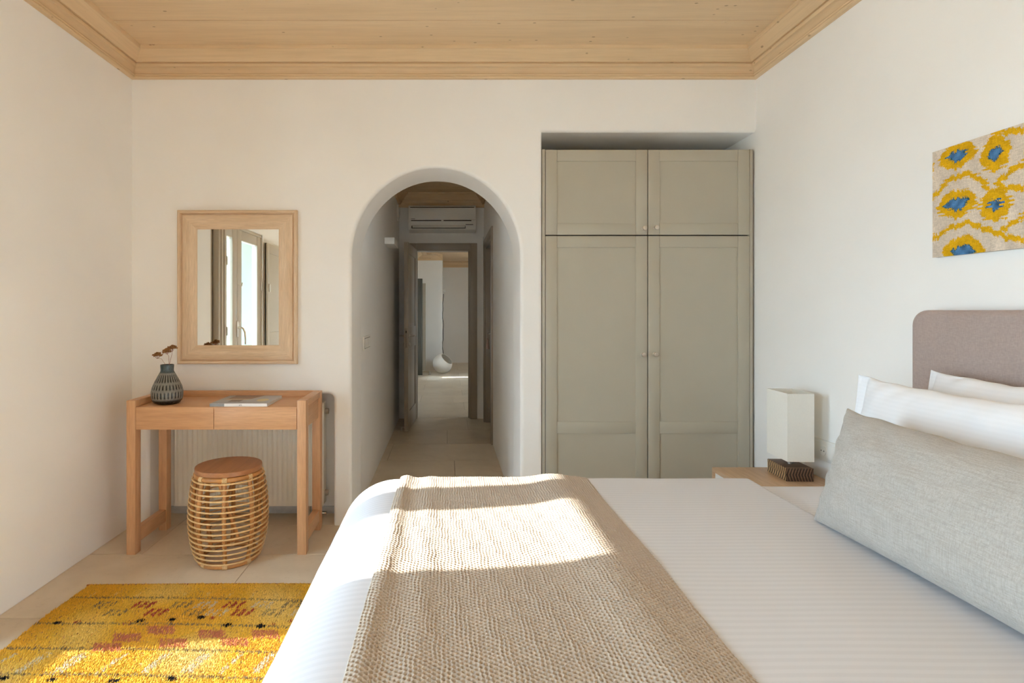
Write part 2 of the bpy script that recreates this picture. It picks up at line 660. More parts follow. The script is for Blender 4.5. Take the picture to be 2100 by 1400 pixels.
def lay(parent, x0, x1, y0, y1):
    k = math.floor((y0 - 2.28) / 0.6)
    y = 2.28 + 0.6 * k
    while y < y1 - 0.005:
        off = row_off.get(round(y, 2), 0.224 if round((y - 2.28) / 0.6) % 2 == 0 else -0.37)
        a, b = max(y, y0), min(y + 0.6, y1)
        n0 = math.floor((x0 - off) / 1.2)
        x = off + 1.2 * n0
        while x < x1 - 0.005:
            c, d = max(x, x0), min(x + 1.2, x1)
            if d - c > 0.01 and b - a > 0.01:
                tile(parent, c, d, a, b)
            x += 1.2
        y += 0.6
lay(floor, XL, XR, YR, YB)
lay(floor2, HXL - 0.05, HXR + 0.12, YB, 6.58)
lay(floor3, -0.7, 3.1, 6.58, FY1)
lay(floor4, XL + 0.1, HXL - 0.1, YB, YB + 0.24)

# ---- back wall with arch, wardrobe recess and radiator niche
AX0, AX1, ATOP, ARISE = -0.557, 0.427, 2.085, 0.52
arch = [(AX0, -0.2)]
for i in range(41):
    t = math.pi - math.pi * i / 40
    arch.append(((AX0 + AX1) / 2 + (AX1 - AX0) / 2 * math.cos(t), ATOP - ARISE + ARISE * math.sin(t)))
arch.append((AX1, -0.2))
WX0, WX1, WZ = 0.553, 2.4, 2.293
NX0, NX1, NZ = -1.74, -0.662, 0.764
me = plate('wall_back', rect(-2.3, 2.5, -0.4, 3.2),
           [arch, rect(WX0, WX1, -0.2, WZ), rrect(NX0, NX1, -0.2, NZ, 0.03, 5, (0, 0, 1, 1))],
           WT, 0.022, lambda a, b, c: (a, YB + WT / 2 - c, b))
bm = bmesh.new()
bm.from_mesh(me)
bmesh.ops.bisect_plane(bm, geom=bm.verts[:] + bm.edges[:] + bm.faces[:], plane_co=(0, YB + WT - 0.03, 0), plane_no=(0, 1, 0), clear_outer=True)
bm.to_mesh(me)
bm.free()
wb = struct(link('wall_back', me, 'wall'), 'white plaster end wall with arched opening and recesses')
# niche back and wardrobe recess shell
struct(box('wall_niche', -2.0, -0.60, YB + 0.20, YB + 0.34, -0.05, 0.9, 'wall'), 'plaster back of the radiator niche')
struct(box('wall_recess', 0.50, 2.0, YB + 0.64, YB + 0.72, -0.05, 2.5, 'wall'), 'plaster back of the wardrobe recess')
struct(box('wall_recess', 0.45, 2.0, YB + 0.28, YB + 0.72, WZ + 0.001, WZ + 0.12, 'wall'), 'plaster top of the wardrobe recess')
struct(box('wall_recess', 0.50, 0.552, YB + 0.28, YB + 0.70, -0.05, WZ + 0.06, 'wall'), 'plaster side of the wardrobe recess')
struct(box('baseboard_niche', -1.73, -0.67, YB + 0.19, YB + 0.20, 0.0, 0.045, plain('niche_skirting', srgb(205, 205, 205), 0.6), bevel=0.002), 'pale skirting inside the radiator niche')

# ---- right wall
struct(box('wall_right', XR, XR + 0.3, YR - 0.3, YB + 0.74, -0.05, 3.2, 'wall'), 'white plaster wall behind the bed headboard')

# ---- left wall with the French window
DY0, DY1, DZ = 0.930, 2.15, 2.0
EY0, EY1, EZ0, EZ1 = -1.45, -0.05, 0.45, 2.10  # opening for the added side window
me = plate('wall_left', rect(YR - 0.3, YB + 0.3, -0.4, 3.2), [rect(DY0, DY1, -0.2, DZ), rect(EY0, EY1, EZ0, EZ1)], 0.10, 0.015,
           lambda a, b, c: (XL - 0.05 + c, a, b))
struct(link('wall_left', me, 'wall'), 'white plaster wall on the window side')
me = plate('wall_left_reveal', rect(YR - 0.4, YB + 0.4, -0.4, 3.2), [rect(DY0 - 0.03, DY1 + 0.03, -0.2, 2.20), rect(EY0 - 0.03, EY1 + 0.03, EZ0 - 0.02, 2.30)], 0.20, 0.01,
           lambda a, b, c: (XL - 0.10 - 0.10 + c, a, b))
struct(link('wall_left_reveal', me, plain('reveal_paint', srgb(112, 118, 108), 0.7)), 'grey-green painted window reveal of the thick outer wall')
me = plate('wall_left_stone', rect(YR - 0.6, YB + 0.6, -0.4, 3.2), [rect(DY0 - 0.06, DY1 + 0.04, -0.2, 2.36), rect(EY0 - 0.06, EY1 + 0.04, EZ0 - 0.04, 2.45)], 0.26, 0.01,
           lambda a, b, c: (XL - 0.30 - 0.13 + c, a, b))
struct(link('wall_left_stone', me, 'stone'), 'outer rubble stone layer of the window wall')

# ---- rear wall (behind the camera)
struct(box('wall_rear', -2.4, 2.2, YR - 0.25, YR, -0.4, 3.2, 'wall'), 'white plaster wall opposite the arch')

# ---- hallway walls
struct(box('wall_hall_left', HXL - 0.15, HXL, YH0 - 0.0301, YH1 + 0.02, -0.05, 2.8, 'wall'), 'plaster side wall of the passage with the light box')
struct(box('wall_hall_right', HXR, HXR + 0.15, YH0 - 0.0301, 5.24, -0.05, 2.8, 'wall'), 'plaster side wall of the passage before the side door')
struct(box('wall_hall_front', HXL - 0.1, HXR + 0.1, YH0 - 0.1, YH0 - 0.03, 2.09, 2.8, 'wall'), 'plaster wall over the arch on the passage side')
struct(box('wall_hall_right', HXR, HXR + 0.15, 5.2, YH1 + 0.02, 2.03, 2.8, 'wall'), 'plaster wall above the side door of the passage')
struct(box('wall_hall_right', HXR - 0.01, HXR + 0.15, 6.36, YH1 + 0.02, -0.05, 2.1, 'wall'), 'plaster strip between side door and passage end')
me = plate('wall_hall_end', rect(-0.75, 0.62, -0.3, 2.8), [rect(-0.372, 0.283, -0.2, 1.968)], 0.15, 0.004,
           lambda a, b, c: (a, YH1 + 0.075 + c, b))
struct(link('wall_hall_end', me, 'wall'), 'plaster end wall of the passage under the air conditioner')

struct(box('light_block_hall_side', HXR + 0.16, HXR + 0.22, 5.1, 6.6, -0.05, 2.3, 'wall'), 'unseen plaster backing added behind the side door to block light')  # unseen backing, added so no daylight leaks around the side door

# ---- far room
FXL = -0.63
me = plate('wall_far_left', rect(6.6, 13.8, -0.3, 2.7), [rect(10.34, 10.52, 0.29, 1.86)], 0.2, 0.004,
           lambda a, b, c: (FXL - 0.1 + c, a, b))
struct(link('wall_far_left', me, 'wall'), 'white plaster window wall of the far room')
struct(box('wall_far_pier', FXL - 0.05, -0.10, 11.6, FY1 + 0.1, -0.05, 2.7, 'wall', bevel=0.012), 'white plaster pier in the far room')
struct(box('wall_far_end', -0.2, 3.3, FY1, FY1 + 0.2, -0.05, 2.7, 'wall'), 'shaded end wall of the far room')
me = plate('wall_far_right', rect(6.4, 13.8, -0.3, 2.7), [rect(8.6, 9.5, 1.0, 2.0)], 0.2, 0.004,
           lambda a, b, c: (3.1 + c, a, b))
struct(link('wall_far_right', me, 'wall'), 'white plaster wall of the far room with an opening for the added window')
struct(box('wall_far_near', 0.55, 3.3, 6.48, 6.65, -0.05, 2.7, 'wall'), 'plaster wall of the far room beside the doorway')

# ---- ceilings with every plank
def ceiling(label, x0, x1, y0, y1, z, pw, ystart, thick=0.025, mat='pine'):
    c = struct(box('ceiling', x0 - 0.15, x1 + 0.15, y0 - 0.15, y1 + 0.15, z + 0.024, z + 0.07, 'pine'), label)
    y = ystart
    cache = {}
    while y > y0:
        a, b = max(y - pw, y0), min(y, y1)
        if b - a > 0.01:
            k = round(b - a, 3)
            if k not in cache:
                bm = bmesh.new()
                bm_box(bm, -(x1 - x0) / 2, (x1 - x0) / 2, -k / 2 + 0.003, k / 2 - 0.003, 0, thick, 0.001, 1)
                m_ = from_bm(bm, 'plank')
                m_.materials.append(M[mat])
                cache[k] = m_
            o = bpy.data.objects.new('plank', cache[k])
            COL.objects.link(o)
            o.parent = c
            o.location = Vector(((x0 + x1) / 2, (a + b) / 2, z)) - ORG[c.name]
        y -= pw
    return c

def crown(x0, x1, y0, y1, prof, labels, names='trim'):
    """mitred moulding around a rectangle, one object for each side; prof = (inset, z)"""
    P = prof + [(prof[-1][0], prof[-1][1] + 0.03), (-0.01, prof[-1][1] + 0.03), (-0.01, prof[0][1])]
    global TRIM
    sides = {
        'back': lambda i: ((x0 + i, y1 - i), (x1 - i, y1 - i)),
        'left': lambda i: ((x0 + i, y0 + i), (x0 + i, y1 - i)),
        'right': lambda i: ((x1 - i, y0 + i), (x1 - i, y1 - i)),
        'rear': lambda i: ((x0 + i, y0 + i), (x1 - i, y0 + i)),
    }
    for k, lab in labels.items():
        va, vb = [], []
        for ins, z in P:
            (ax, ay), (bx, by) = sides[k](ins)
            va.append((ax, ay, z))
            vb.append((bx, by, z))
        n = len(P)
        f = [(i, (i + 1) % n, n + (i + 1) % n, n + i) for i in range(n)]
        f += [tuple(range(n))[::-1], tuple(range(n, 2 * n))]
        me = py_mesh('trim', va + vb, f, True, 25)
        TRIM += 1
        struct(link('trim_%d' % TRIM, me, 'pine_x' if k in ('back', 'rear') else 'pine_y'), lab)
TRIM = 0
cl = ceiling('pale washed pine plank ceiling of the bedroom', XL + 0.05, XR - 0.05, YR + 0.05, YB - 0.05, ZC, 0.27, 2.90 + 0.27)
cornice = [(0.0, 2.597), (0.020, 2.596), (0.027, 2.599), (0.030, 2.604), (0.027, 2.608), (0.031, 2.610), (0.033, 2.615), (0.031, 2.619), (0.022, 2.620)]
for i in range(7):
    t = i / 6 * math.pi / 2
    cornice.append((0.024 + 0.026 * (1 - math.cos(t)), 2.621 + 0.031 * math.sin(t)))
cornice += [(0.0505, 2.653), (0.052, 2.668), (0.046, 2.674)]
crown(XL, XR, YR, YB, cornice, {
    'back': 'wooden cornice moulding above the arch wall', 'left': 'wooden cornice moulding above the window wall',
    'right': 'wooden cornice moulding above the headboard wall', 'rear': 'wooden cornice moulding above the terrace door wall'})
board = [(0.058, 2.676), (0.104, 2.728), (0.108, 2.728), (0.111, 2.752)]
crown(XL, XR, YR, YB, board, {
    'back': 'sloping pine border board above the arch wall', 'left': 'sloping pine border board above the window wall',
    'right': 'sloping pine border board above the headboard wall', 'rear': 'sloping pine border board above the terrace door wall'})
ceiling('wood plank ceiling of the passage', HXL - 0.02, HXR + 0.02, YH0 - 0.05, YH1 + 0.02, 2.60, 0.16, 6.40)
hall_prof = [(0.0, 2.47), (0.025, 2.47), (0.03, 2.49), (0.045, 2.52), (0.055, 2.525), (0.06, 2.535), (0.10, 2.58), (0.11, 2.585), (0.115, 2.602)]
crown(HXL, HXR, YH0, YH1, hall_prof, {'back': 'wooden cornice over the air conditioner', 'left': 'wooden cornice on the light box side of the passage',
                                     'right': 'wooden cornice on the side door side of the passage'})
ceiling('wood plank ceiling of the far room', FXL, 3.05, 6.6, FY1, 2.42, 0.10, FY1, mat='pine')
far_prof = [(0.0, 2.29), (0.02, 2.29), (0.03, 2.32), (0.05, 2.35), (0.07, 2.36), (0.12, 2.39), (0.22, 2.395), (0.225, 2.422)]
crown(FXL, 3.0, 6.66, 11.6, far_prof, {'left': 'wooden cornice on the far room window wall'})
crown(FXL, -0.10, 9.0, 11.6, far_prof, {'back': 'wooden cornice on the white pier of the far room'})
crown(-0.55, 3.0, 9.0, FY1, far_prof, {'back': 'wooden cornice on the shaded end wall of the far room'})

# ---- outside ground
struct(box('ground', -60, 60, -60, 60, -0.30, -0.10, 'terrace'), 'pale terrace ground outside')

# ---------------------------------------------------------------- French window in the left wall (seen in the mirror)
def window_leaf(parent, axis, a0, a1, z0, z1, c, stile, top, bottom, th=0.05, mat='shutter'):
    """glazed leaf; axis 'y': lies in the plane x=c, axis 'x': in the plane y=c"""
    def bx(n, p0, p1, q0, q1, m, t, par, bev=0.004):
        if axis == 'y':
            return box(n, c - t / 2, c + t / 2, p0, p1, q0, q1, m, par, bev)
        return box(n, p0, p1, c - t / 2, c + t / 2, q0, q1, m, par, bev)
    leaf = bx('leaf', a0, a0 + stile, z0, z1, mat, th, parent)
    bx('stile', a1 - stile, a1, z0, z1, mat, th, leaf)
    bx('rail', a0 + stile, a1 - stile, z1 - top, z1, mat, th - 0.004, leaf)
    bx('rail', a0 + stile, a1 - stile, z0, z0 + bottom, mat, th - 0.004, leaf)
    bx('pane', a0 + stile - 0.01, a1 - stile + 0.01, z0 + bottom - 0.01, z1 - top + 0.01, 'glass', 0.006, leaf, 0)
    return leaf

w1 = thing('window_1', (XL - 0.03, 1.58, 0), 'painted French window with two glazed leaves', None, kind='structure')
XW = XL - 0.035
box('jamb', XW - 0.04, XW + 0.03, DY0, DY0 + 0.03, 0, DZ, 'shutter', w1, 0.003)
box('jamb', XW - 0.04, XW + 0.03, DY1 - 0.03, DY1, 0, DZ, 'shutter', w1, 0.003)
box('head', XW - 0.04, XW + 0.03, DY0, DY1, DZ - 0.03, DZ, 'shutter', w1, 0.003)
box('threshold', XL - 0.55, XL, DY0 - 0.02, DY1, -0.06, 0.004, 'terrace', w1, 0.003)
window_leaf(w1, 'y', DY0 + 0.03, 1.582, 0.01, DZ - 0.03, XW, 0.106, 0.09, 0.25)
window_leaf(w1, 'y', 1.586, DY1 - 0.03, 0.01, DZ - 0.03, XW, 0.105, 0.09, 0.25)
# espagnolette handle
hd = box('handle_plate', XW + 0.025, XW + 0.033, 1.569, 1.599, 1.02, 1.16, 'nickel', w1, 0.003)
tube('handle', [(XW + 0.03, 1.584, 1.10), (XW + 0.065, 1.584, 1.10), (XW + 0.075, 1.579, 1.095), (XW + 0.075, 1.534, 1.06), (XW + 0.072, 1.509, 1.0), (XW + 0.07, 1.504, 0.95)], 0.008, 'nickel', hd)
for z in (1.45, 0.6):
    box('hinge', XW + 0.02, XW + 0.04, DY0 + 0.015, DY0 + 0.045, z, z + 0.09, 'nickel', w1, 0.002)
hk = tube('hook', [(XW + 0.027, 1.594, 1.48), (XW + 0.05, 1.589, 1.475), (XW + 0.055, 1.554, 1.47), (XW + 0.05, 1.534, 1.485), (XW + 0.05, 1.529, 1.50)], 0.004, 'nickel', w1)

sh = thing('window_shutter', (XL + 0.02, 0.61, 0.04), 'painted inner shutter folded open flat against the window wall', 'shutter')
box('panel', XL + 0.012, XL + 0.030, 0.30, 0.915, 0.05, 1.93, 'shutter', sh, 0.003)
for a, b in ((0.30, 0.38), (0.835, 0.915)):
    box('stile', XL + 0.006, XL + 0.040, a, b, 0.05, 1.93, 'shutter', sh, 0.003)
for a, b in ((0.05, 0.15), (1.83, 1.93), (0.95, 1.03)):
    box('rail', XL + 0.006, XL + 0.038, 0.38, 0.835, a, b, 'shutter', sh, 0.003)
box('latch', XL + 0.038, XL + 0.052, 0.84, 0.87, 1.44, 1.52, 'nickel', sh, 0.003)
sh2 = thing('window_shutter', (XL - 0.02, 2.05, 0.02), 'painted inner shutter folded up narrow beside the window jamb', 'shutter')
for k in range(3):
    y0 = 1.985 + 0.044 * k
    box('panel', XL - 0.004, XL + 0.055 - 0.006 * k, y0, y0 + 0.040, 0.02, 1.97, 'shutter', sh2, 0.004)
for z in (0.35, 1.05, 1.62):
    tube('hinge', [(XL + 0.058, 1.985, z), (XL + 0.058, 1.985, z + 0.07)], 0.005, 'nickel', sh2)

# unseen second window, added beside the viewer to brighten the right wall
w2 = thing('added_window_2', (XW, -0.7, EZ0), 'unseen casement window added beside the viewer to brighten the room', None, kind='structure')
box('jamb', XW - 0.04, XW + 0.03, EY0, EY0 + 0.03, EZ0, EZ1, 'shutter', w2, 0.003)
box('jamb', XW - 0.04, XW + 0.03, EY1 - 0.03, EY1, EZ0, EZ1, 'shutter', w2, 0.003)
box('head', XW - 0.04, XW + 0.03, EY0 + 0.03, EY1 - 0.03, EZ1 - 0.03, EZ1, 'shutter', w2, 0.003)
box('sill', XL - 0.5, XW + 0.05, EY0 + 0.03, EY1 - 0.03, EZ0, EZ0 + 0.03, 'shutter', w2, 0.003)
window_leaf(w2, 'y', EY0 + 0.03, (EY0 + EY1) / 2 - 0.001, EZ0 + 0.03, EZ1 - 0.03, XW, 0.06, 0.06, 0.06)
window_leaf(w2, 'y', (EY0 + EY1) / 2 + 0.001, EY1 - 0.03, EZ0 + 0.03, EZ1 - 0.03, XW, 0.06, 0.06, 0.06)
# unseen window added to give the far room ambient light
w3 = thing('added_window_3', (3.1, 9.05, 0.9), 'small unseen window added to light the far room', None, kind='structure')
for a in (8.6, 9.025, 9.45):
    box('mullion', 3.07, 3.13, a, a + 0.05, 1.0, 2.0, 'shutter', w3, 0.003)
for a, b in ((8.65, 9.025), (9.075, 9.45)):
    box('pane', 3.098, 3.102, a, b, 1.0, 2.0, 'glass', w3)

# ---------------------------------------------------------------- doors of the passage
d0 = thing('trim_door_end', (-0.05, YH1, 0), 'taupe painted door casing at the passage end', None, kind='structure')
def casing_x(parent, x0, x1, zt, y, wdt=0.075):
    box('casing', x0 - wdt, x0, y - 0.022, y + 0.002, 0, zt + wdt, 'door_grey', parent, 0.004)
    box('casing', x1, x1 + wdt, y - 0.022, y + 0.002, 0, zt + wdt, 'door_grey', parent, 0.004)
    box('casing', x0, x1, y - 0.022, y + 0.002, zt, zt + wdt, 'door_grey', parent, 0.004)
    box('jamb_lining', x0 - 0.012, x0 + 0.012, y, y + 0.15, 0, zt, 'door_grey', parent, 0.003)
    box('jamb_lining', x1 - 0.012, x1 + 0.012, y, y + 0.15, 0, zt, 'door_grey', parent, 0.003)
    box('jamb_lining', x0, x1, y, y + 0.15, zt - 0.012, zt + 0.012, 'door_grey', parent, 0.003)
    box('stop', x1 - 0.025, x1 - 0.012, y + 0.05, y + 0.07, 0, zt - 0.012, 'door_grey', parent, 0.002)
casing_x(d0, -0.36, 0.271, 1.956, YH1)
# open leaf
ang = math.atan2(-0.045, -0.69)
d1 = thing('door_1', (-0.352, 6.47, 0), 'taupe panelled passage door standing open towards the viewer', None, kind='structure')
dm = Matrix.Translation((-0.352, 6.47, 0)) @ Matrix.Rotation(math.radians(-93.8), 4, 'Z')
LW, LH, LT = 0.72, 1.955, 0.042
def dbox(n, a0, a1, z0, z1, t0, t1, mat, par, bev=0.003):
    return box(n, a0, a1, t0, t1, z0, z1, mat, par, bev, mtx=dm)
z0 = 0.012
core = dbox('core', 0.09, LW - 0.09, z0 + 0.02, LH - 0.02, -0.010 - LT / 2, 0.010 - LT / 2, 'door_grey', d1)
for a, b in ((0, 0.10), (LW - 0.10, LW)):
    dbox('stile', a, b, z0, LH, -LT, 0, 'door_grey', d1)
for a, b in ((z0, 0.20), (0.86, 1.08), (LH - 0.11, LH)):
    dbox('rail', 0.10, LW - 0.10, a, b, -LT, 0, 'door_grey', d1)
for a, b in ((0.24, 0.82), (1.12, LH - 0.15)):
    dbox('raised_panel', 0.14, LW - 0.14, a, b, -LT + 0.006, -0.006, 'door_grey', d1, 0.005)
lk = dbox('lock_plate', LW - 0.001, LW + 0.0012, 0.87, 1.07, -LT + 0.010, -0.010, plain('aged_steel', srgb(150, 140, 126), 0.5, 0.4), d1, 0.0005)
dbox('keyhole', LW + 0.001, LW + 0.0016, 1.02, 1.045, -LT + 0.015, -0.015, 'black', lk, 0)
for s, y in ((1, 0.0), (-1, -LT)):
    hpts = [(LW - 0.06, y, 0.99), (LW - 0.06, y + s * 0.045, 0.99), (LW - 0.07, y + s * 0.052, 0.99), (LW - 0.17, y + s * 0.052, 0.99)]
    tube('lever_handle', [dm @ Vector(p) for p in hpts], 0.008, 'nickel', d1)
    tube('rosette', [dm @ Vector((LW - 0.06, y, 0.99)), dm @ Vector((LW - 0.06, y + s * 0.008, 0.99))], 0.024, 'nickel', d1, 16)
    tube('rosette', [dm @ Vector((LW - 0.06, y, 0.90)), dm @ Vector((LW - 0.06, y + s * 0.010, 0.90))], 0.018, 'nickel', d1, 16)
tube('foot_bolt', [dm @ Vector((LW - 0.03, -LT, 0.05)), dm @ Vector((LW - 0.03, -LT - 0.03, 0.05)), dm @ Vector((LW - 0.03, -LT - 0.035, 0.012))], 0.008, 'nickel', d1)

d2 = thing('door_2', (HXR + 0.06, 5.8, 0), 'taupe side door of the passage with deep casing', None, kind='structure')
SY0, SY1, SZ = 5.29, 6.29, 1.97
for a, b in ((SY0 - 0.07, SY0), (SY1, SY1 + 0.07)):
    box('casing', HXR - 0.018, HXR + 0.01, a, b, 0, SZ + 0.07, 'door_grey', d2, 0.004)
box('casing', HXR - 0.018, HXR + 0.01, SY0, SY1, SZ, SZ + 0.07, 'door_grey', d2, 0.004)
for a, b in ((SY0 - 0.06, SY0 + 0.02), (SY1 - 0.02, SY1 + 0.06)):
    box('jamb_lining', HXR + 0.005, HXR + 0.15, a, b, 0, SZ + 0.05, 'door_grey', d2, 0.003)
box('jamb_lining', HXR + 0.005, HXR + 0.15, SY0 + 0.02, SY1 - 0.02, SZ - 0.02, SZ + 0.05, 'door_grey', d2, 0.003)
lf = box('leaf', HXR + 0.085, HXR + 0.125, SY0 + 0.02, SY1 - 0.02, 0.01, SZ - 0.02, 'door_grey', d2, 0.003)
for a, b in ((0.22, 0.85), (1.10, 1.82)):
    box('raised_panel', HXR + 0.076, HXR + 0.09, SY0 + 0.16, SY1 - 0.16, a, b, 'door_grey', lf, 0.004)
tube('lever_handle', [(HXR + 0.085, 6.20, 1.0), (HXR + 0.035, 6.20, 1.0), (HXR + 0.03, 6.19, 1.0), (HXR + 0.03, 6.08, 1.0)], 0.008, 'nickel', lf)
dh = thing('door_hanger', (HXR + 0.012, 6.19, 0.80), 'small pale tassel hanging from the side door handle', 'tassel')
tube('cord', [(HXR + 0.030, 6.17, 1.009), (HXR + 0.022, 6.172, 0.98), (HXR + 0.020, 6.175, 0.94)], 0.003, 'pink', dh, 6)
lathe('tassel_body', [(0, 0.945), (0.008, 0.94), (0.010, 0.925), (0.007, 0.915), (0.017, 0.87), (0.020, 0.83), (0.0, 0.83)], HXR + 0.018, 6.175, 'pink', dh, 12)

# far room French window leaf and shutter
fs = thing('far_shutter', (-0.55, 10.82, 0), 'dark olive shutter standing open in the far room', 'shutter')
box('panel', -0.615, -0.482, 10.80, 10.84, 0.01, 1.87, 'dark_paint', fs, 0.004)
box('edge_stile', -0.500, -0.476, 10.795, 10.845, 0.01, 1.87, 'dark_paint', fs, 0.004)
fl = thing('far_window_leaf', (-0.5, 11.24, 0), 'pale painted window leaf standing open beyond the dark shutter', 'window leaf')
box('stile', -0.50, -0.43, 11.22, 11.26, 0.06, 1.80, 'shutter', fl, 0.004)
box('stile', -0.625, -0.56, 11.22, 11.26, 0.06, 1.80, 'shutter', fl, 0.004)
for a in (0.06, 1.70):
    box('rail', -0.56, -0.50, 11.222, 11.258, a, a + 0.10, 'shutter', fl, 0.003)
box('pane', -0.57, -0.49, 11.238, 11.242, 0.15, 1.71, 'glass', fl)

# ---------------------------------------------------------------- wardrobe
wd = thing('wardrobe', (1.178, YB + 0.3, 0), 'tall sage grey built-in wardrobe with four panelled doors', 'wardrobe')
FX0, FX1, FZ = 0.556, 1.786, 2.193
YF = YB + 0.006
box('side_panel', FX0, 0.573, YF, YB + 0.58, 0, FZ, 'sage', wd, 0.001)
box('side_panel', 1.768, FX1, YF, YB + 0.58, 0, FZ, 'sage', wd, 0.001)
box('top_panel', 0.573, 1.768, YF + 0.02, YB + 0.58, FZ - 0.02, FZ, 'sage', wd, 0.001)
box('back_panel', 0.573, 1.768, YB + 0.56, YB + 0.58, 0.02, FZ - 0.02, 'dark_gap', wd)
box('bottom_panel', 0.573, 1.768, YB + 0.05, YB + 0.56, 0.06, 0.08, 'sage', wd)
box('plinth', 0.573, 1.768, YB + 0.05, YB + 0.07, 0, 0.06, 'sage', wd)
box('shelf', 0.573, 1.768, YB + 0.03, YB + 0.56, 1.675, 1.70, 'dark_gap', wd)
box('divider', 1.160, 1.178, YB + 0.03, YB + 0.56, 0.08, 1.675, 'dark_gap', wd)
def ward_door(x0, x1, z0, z1, mids, knob):
    sw, y0, y1 = 0.0665, YF - 0.002, YF + 0.020
    lf = box('door', x0 + 0.03, x1 - 0.03, y0 + 0.007, y1 - 0.003, z0 + 0.03, z1 - 0.03, 'sage', wd)
    box('stile', x0, x0 + sw, y0, y1, z0, z1, 'sage', lf, 0.0018)
    box('stile', x1 - sw, x1, y0, y1, z0, z1, 'sage', lf, 0.0018)
    for a, b in [(z0, z0 + sw), (z1 - sw, z1)] + mids:
        box('rail', x0 + sw + 0.0006, x1 - sw - 0.0006, y0 + 0.0008, y1, a, b, 'sage', lf, 0.0018)
    kx, kz = knob
    bm = bmesh.new()
    prof = [(0.0105, 0), (0.0105, 0.002), (0.006, 0.004), (0.006, 0.014), (0.0125, 0.018), (0.0135, 0.024), (0.0125, 0.030), (0.010, 0.031), (0, 0.031)]
    seg = 20
    rings = []
    for r, d in prof:
        rings.append([bm.verts.new((kx + r * math.cos(2 * math.pi * i / seg), y0 - d, kz + r * math.sin(2 * math.pi * i / seg))) for i in range(seg)] if r > 0 else [bm.verts.new((kx, y0 - d, kz))])
    for a, b in zip(rings[:-1], rings[1:]):
        for i in range(seg):
            if len(b) == 1:
                bm.faces.new((a[i], a[(i + 1) % seg], b[0]))
            else:
                bm.faces.new((a[i], a[(i + 1) % seg], b[(i + 1) % seg], b[i]))
    o = link('knob', from_bm(bm, 'knob', True, 40), 'nickel', lf)
    tag(o, 'round satin nickel knob')
XM = 1.1715
ward_door(0.5755, XM - 0.0025, 1.6935, FZ - 0.003, [], (1.146, 1.730))
ward_door(XM + 0.0025, 1.7655, 1.6935, FZ - 0.003, [], (1.215, 1.733))
ward_door(0.5755, XM - 0.0025, 0.07, 1.6865, [(0.534, 0.602)], (1.140, 0.995))
ward_door(XM + 0.0025, 1.7655, 0.07, 1.6865, [(0.534, 0.602)], (1.211, 0.997))

# ---------------------------------------------------------------- radiator in the niche
rd = thing('radiator', (-1.15, YB + 0.12, 0.08), 'cream ribbed panel radiator in the niche behind the desk', 'radiator')
RX0, RX1, RZ0, RZ1, RYF = -1.63, -0.737, 0.085, 0.70, YB + 0.075
nrib = 29
xs, ys = [], []
pitch = (RX1 - RX0 - 0.03) / nrib
xs, ys = [RX0, RX0 + 0.012], [RYF, RYF]
for i in range(nrib):
    c0 = RX0 + 0.015 + pitch * i
    for f, d in ((0.12, 0), (0.30, 0.008), (0.42, 0.0095), (0.58, 0.0095), (0.70, 0.008), (0.88, 0)):
        xs.append(c0 + pitch * f)
        ys.append(RYF + 0.006 - d if d else RYF + 0.006)
xs += [RX1 - 0.012, RX1]
ys += [RYF, RYF]
P = []
zs = [(RZ0, 0), (RZ0 + 0.03, 0), (RZ0 + 0.045, 1), (RZ1 - 0.06, 1), (RZ1 - 0.045, 0), (RZ1, 0)]
for z, k in zs:
    P.append([(x, RYF + (y - RYF) * k, z) for x, y in zip(xs, ys)])
me = grid_mesh('front_panel', np.array(P))
link('front_panel', me, 'rad', rd)
box('side_cover', RX0, RX0 + 0.004, RYF, RYF + 0.075, RZ0 + 0.01, RZ1, 'rad', rd, 0.001)
box('side_cover', RX1 - 0.004, RX1, RYF + 0.001, RYF + 0.075, RZ0 + 0.01, RZ1, 'rad', rd, 0.001)
box('back_panel', RX0 + 0.004, RX1 - 0.004, RYF + 0.060, RYF + 0.075, RZ0, RZ1 - 0.01, 'rad', rd, 0.002)
gr = box('top_grille', RX0 + 0.004, RX1 - 0.004, RYF + 0.002, RYF + 0.073, RZ1 - 0.012, RZ1 - 0.008, 'dark_gap', rd)
for i in range(36):
    x = RX0 + 0.01 + i * (RX1 - RX0 - 0.02) / 36
    box('grille_bar', x, x + 0.012, RYF + 0.002, RYF + 0.073, RZ1 - 0.006, RZ1, 'rad', gr)
for a in (RYF + 0.002, RYF + 0.036, RYF + 0.069):
    box('grille_rail', RX0 + 0.004, RX1 - 0.004, a, a + 0.005, RZ1 - 0.009, RZ1 + 0.001, 'rad', gr)
for z in (RZ1 - 0.055, RZ0 + 0.07):
    tube('end_plug', [(RX1 - 0.002, RYF + 0.040, z), (RX1 + 0.022, RYF + 0.040, z)], 0.017, 'nickel', rd, 12)
tube('valve', [(RX1 - 0.05, RYF + 0.04, RZ0 + 0.01), (RX1 - 0.05, RYF + 0.04, RZ0 - 0.05), (RX1 - 0.03, RYF + 0.04, RZ0 - 0.055), (RX1 + 0.01, RYF + 0.04, RZ0 - 0.055)], 0.013, 'chrome', rd, 12)
tube('valve', [(RX1 - 0.10, RYF + 0.04, RZ0 + 0.01), (RX1 - 0.10, RYF + 0.04, RZ0 - 0.06)], 0.014, 'chrome', rd, 12)
tube('supply_pipe', [(RX1 - 0.10, RYF + 0.04, RZ0 - 0.05), (RX1 - 0.10, RYF + 0.04, -0.001)], 0.008, 'chrome', rd, 10)
tube('supply_pipe', [(RX1 - 0.05, RYF + 0.04, RZ0 - 0.04), (RX1 - 0.05, RYF + 0.04, -0.001)], 0.008, 'chrome', rd, 10)

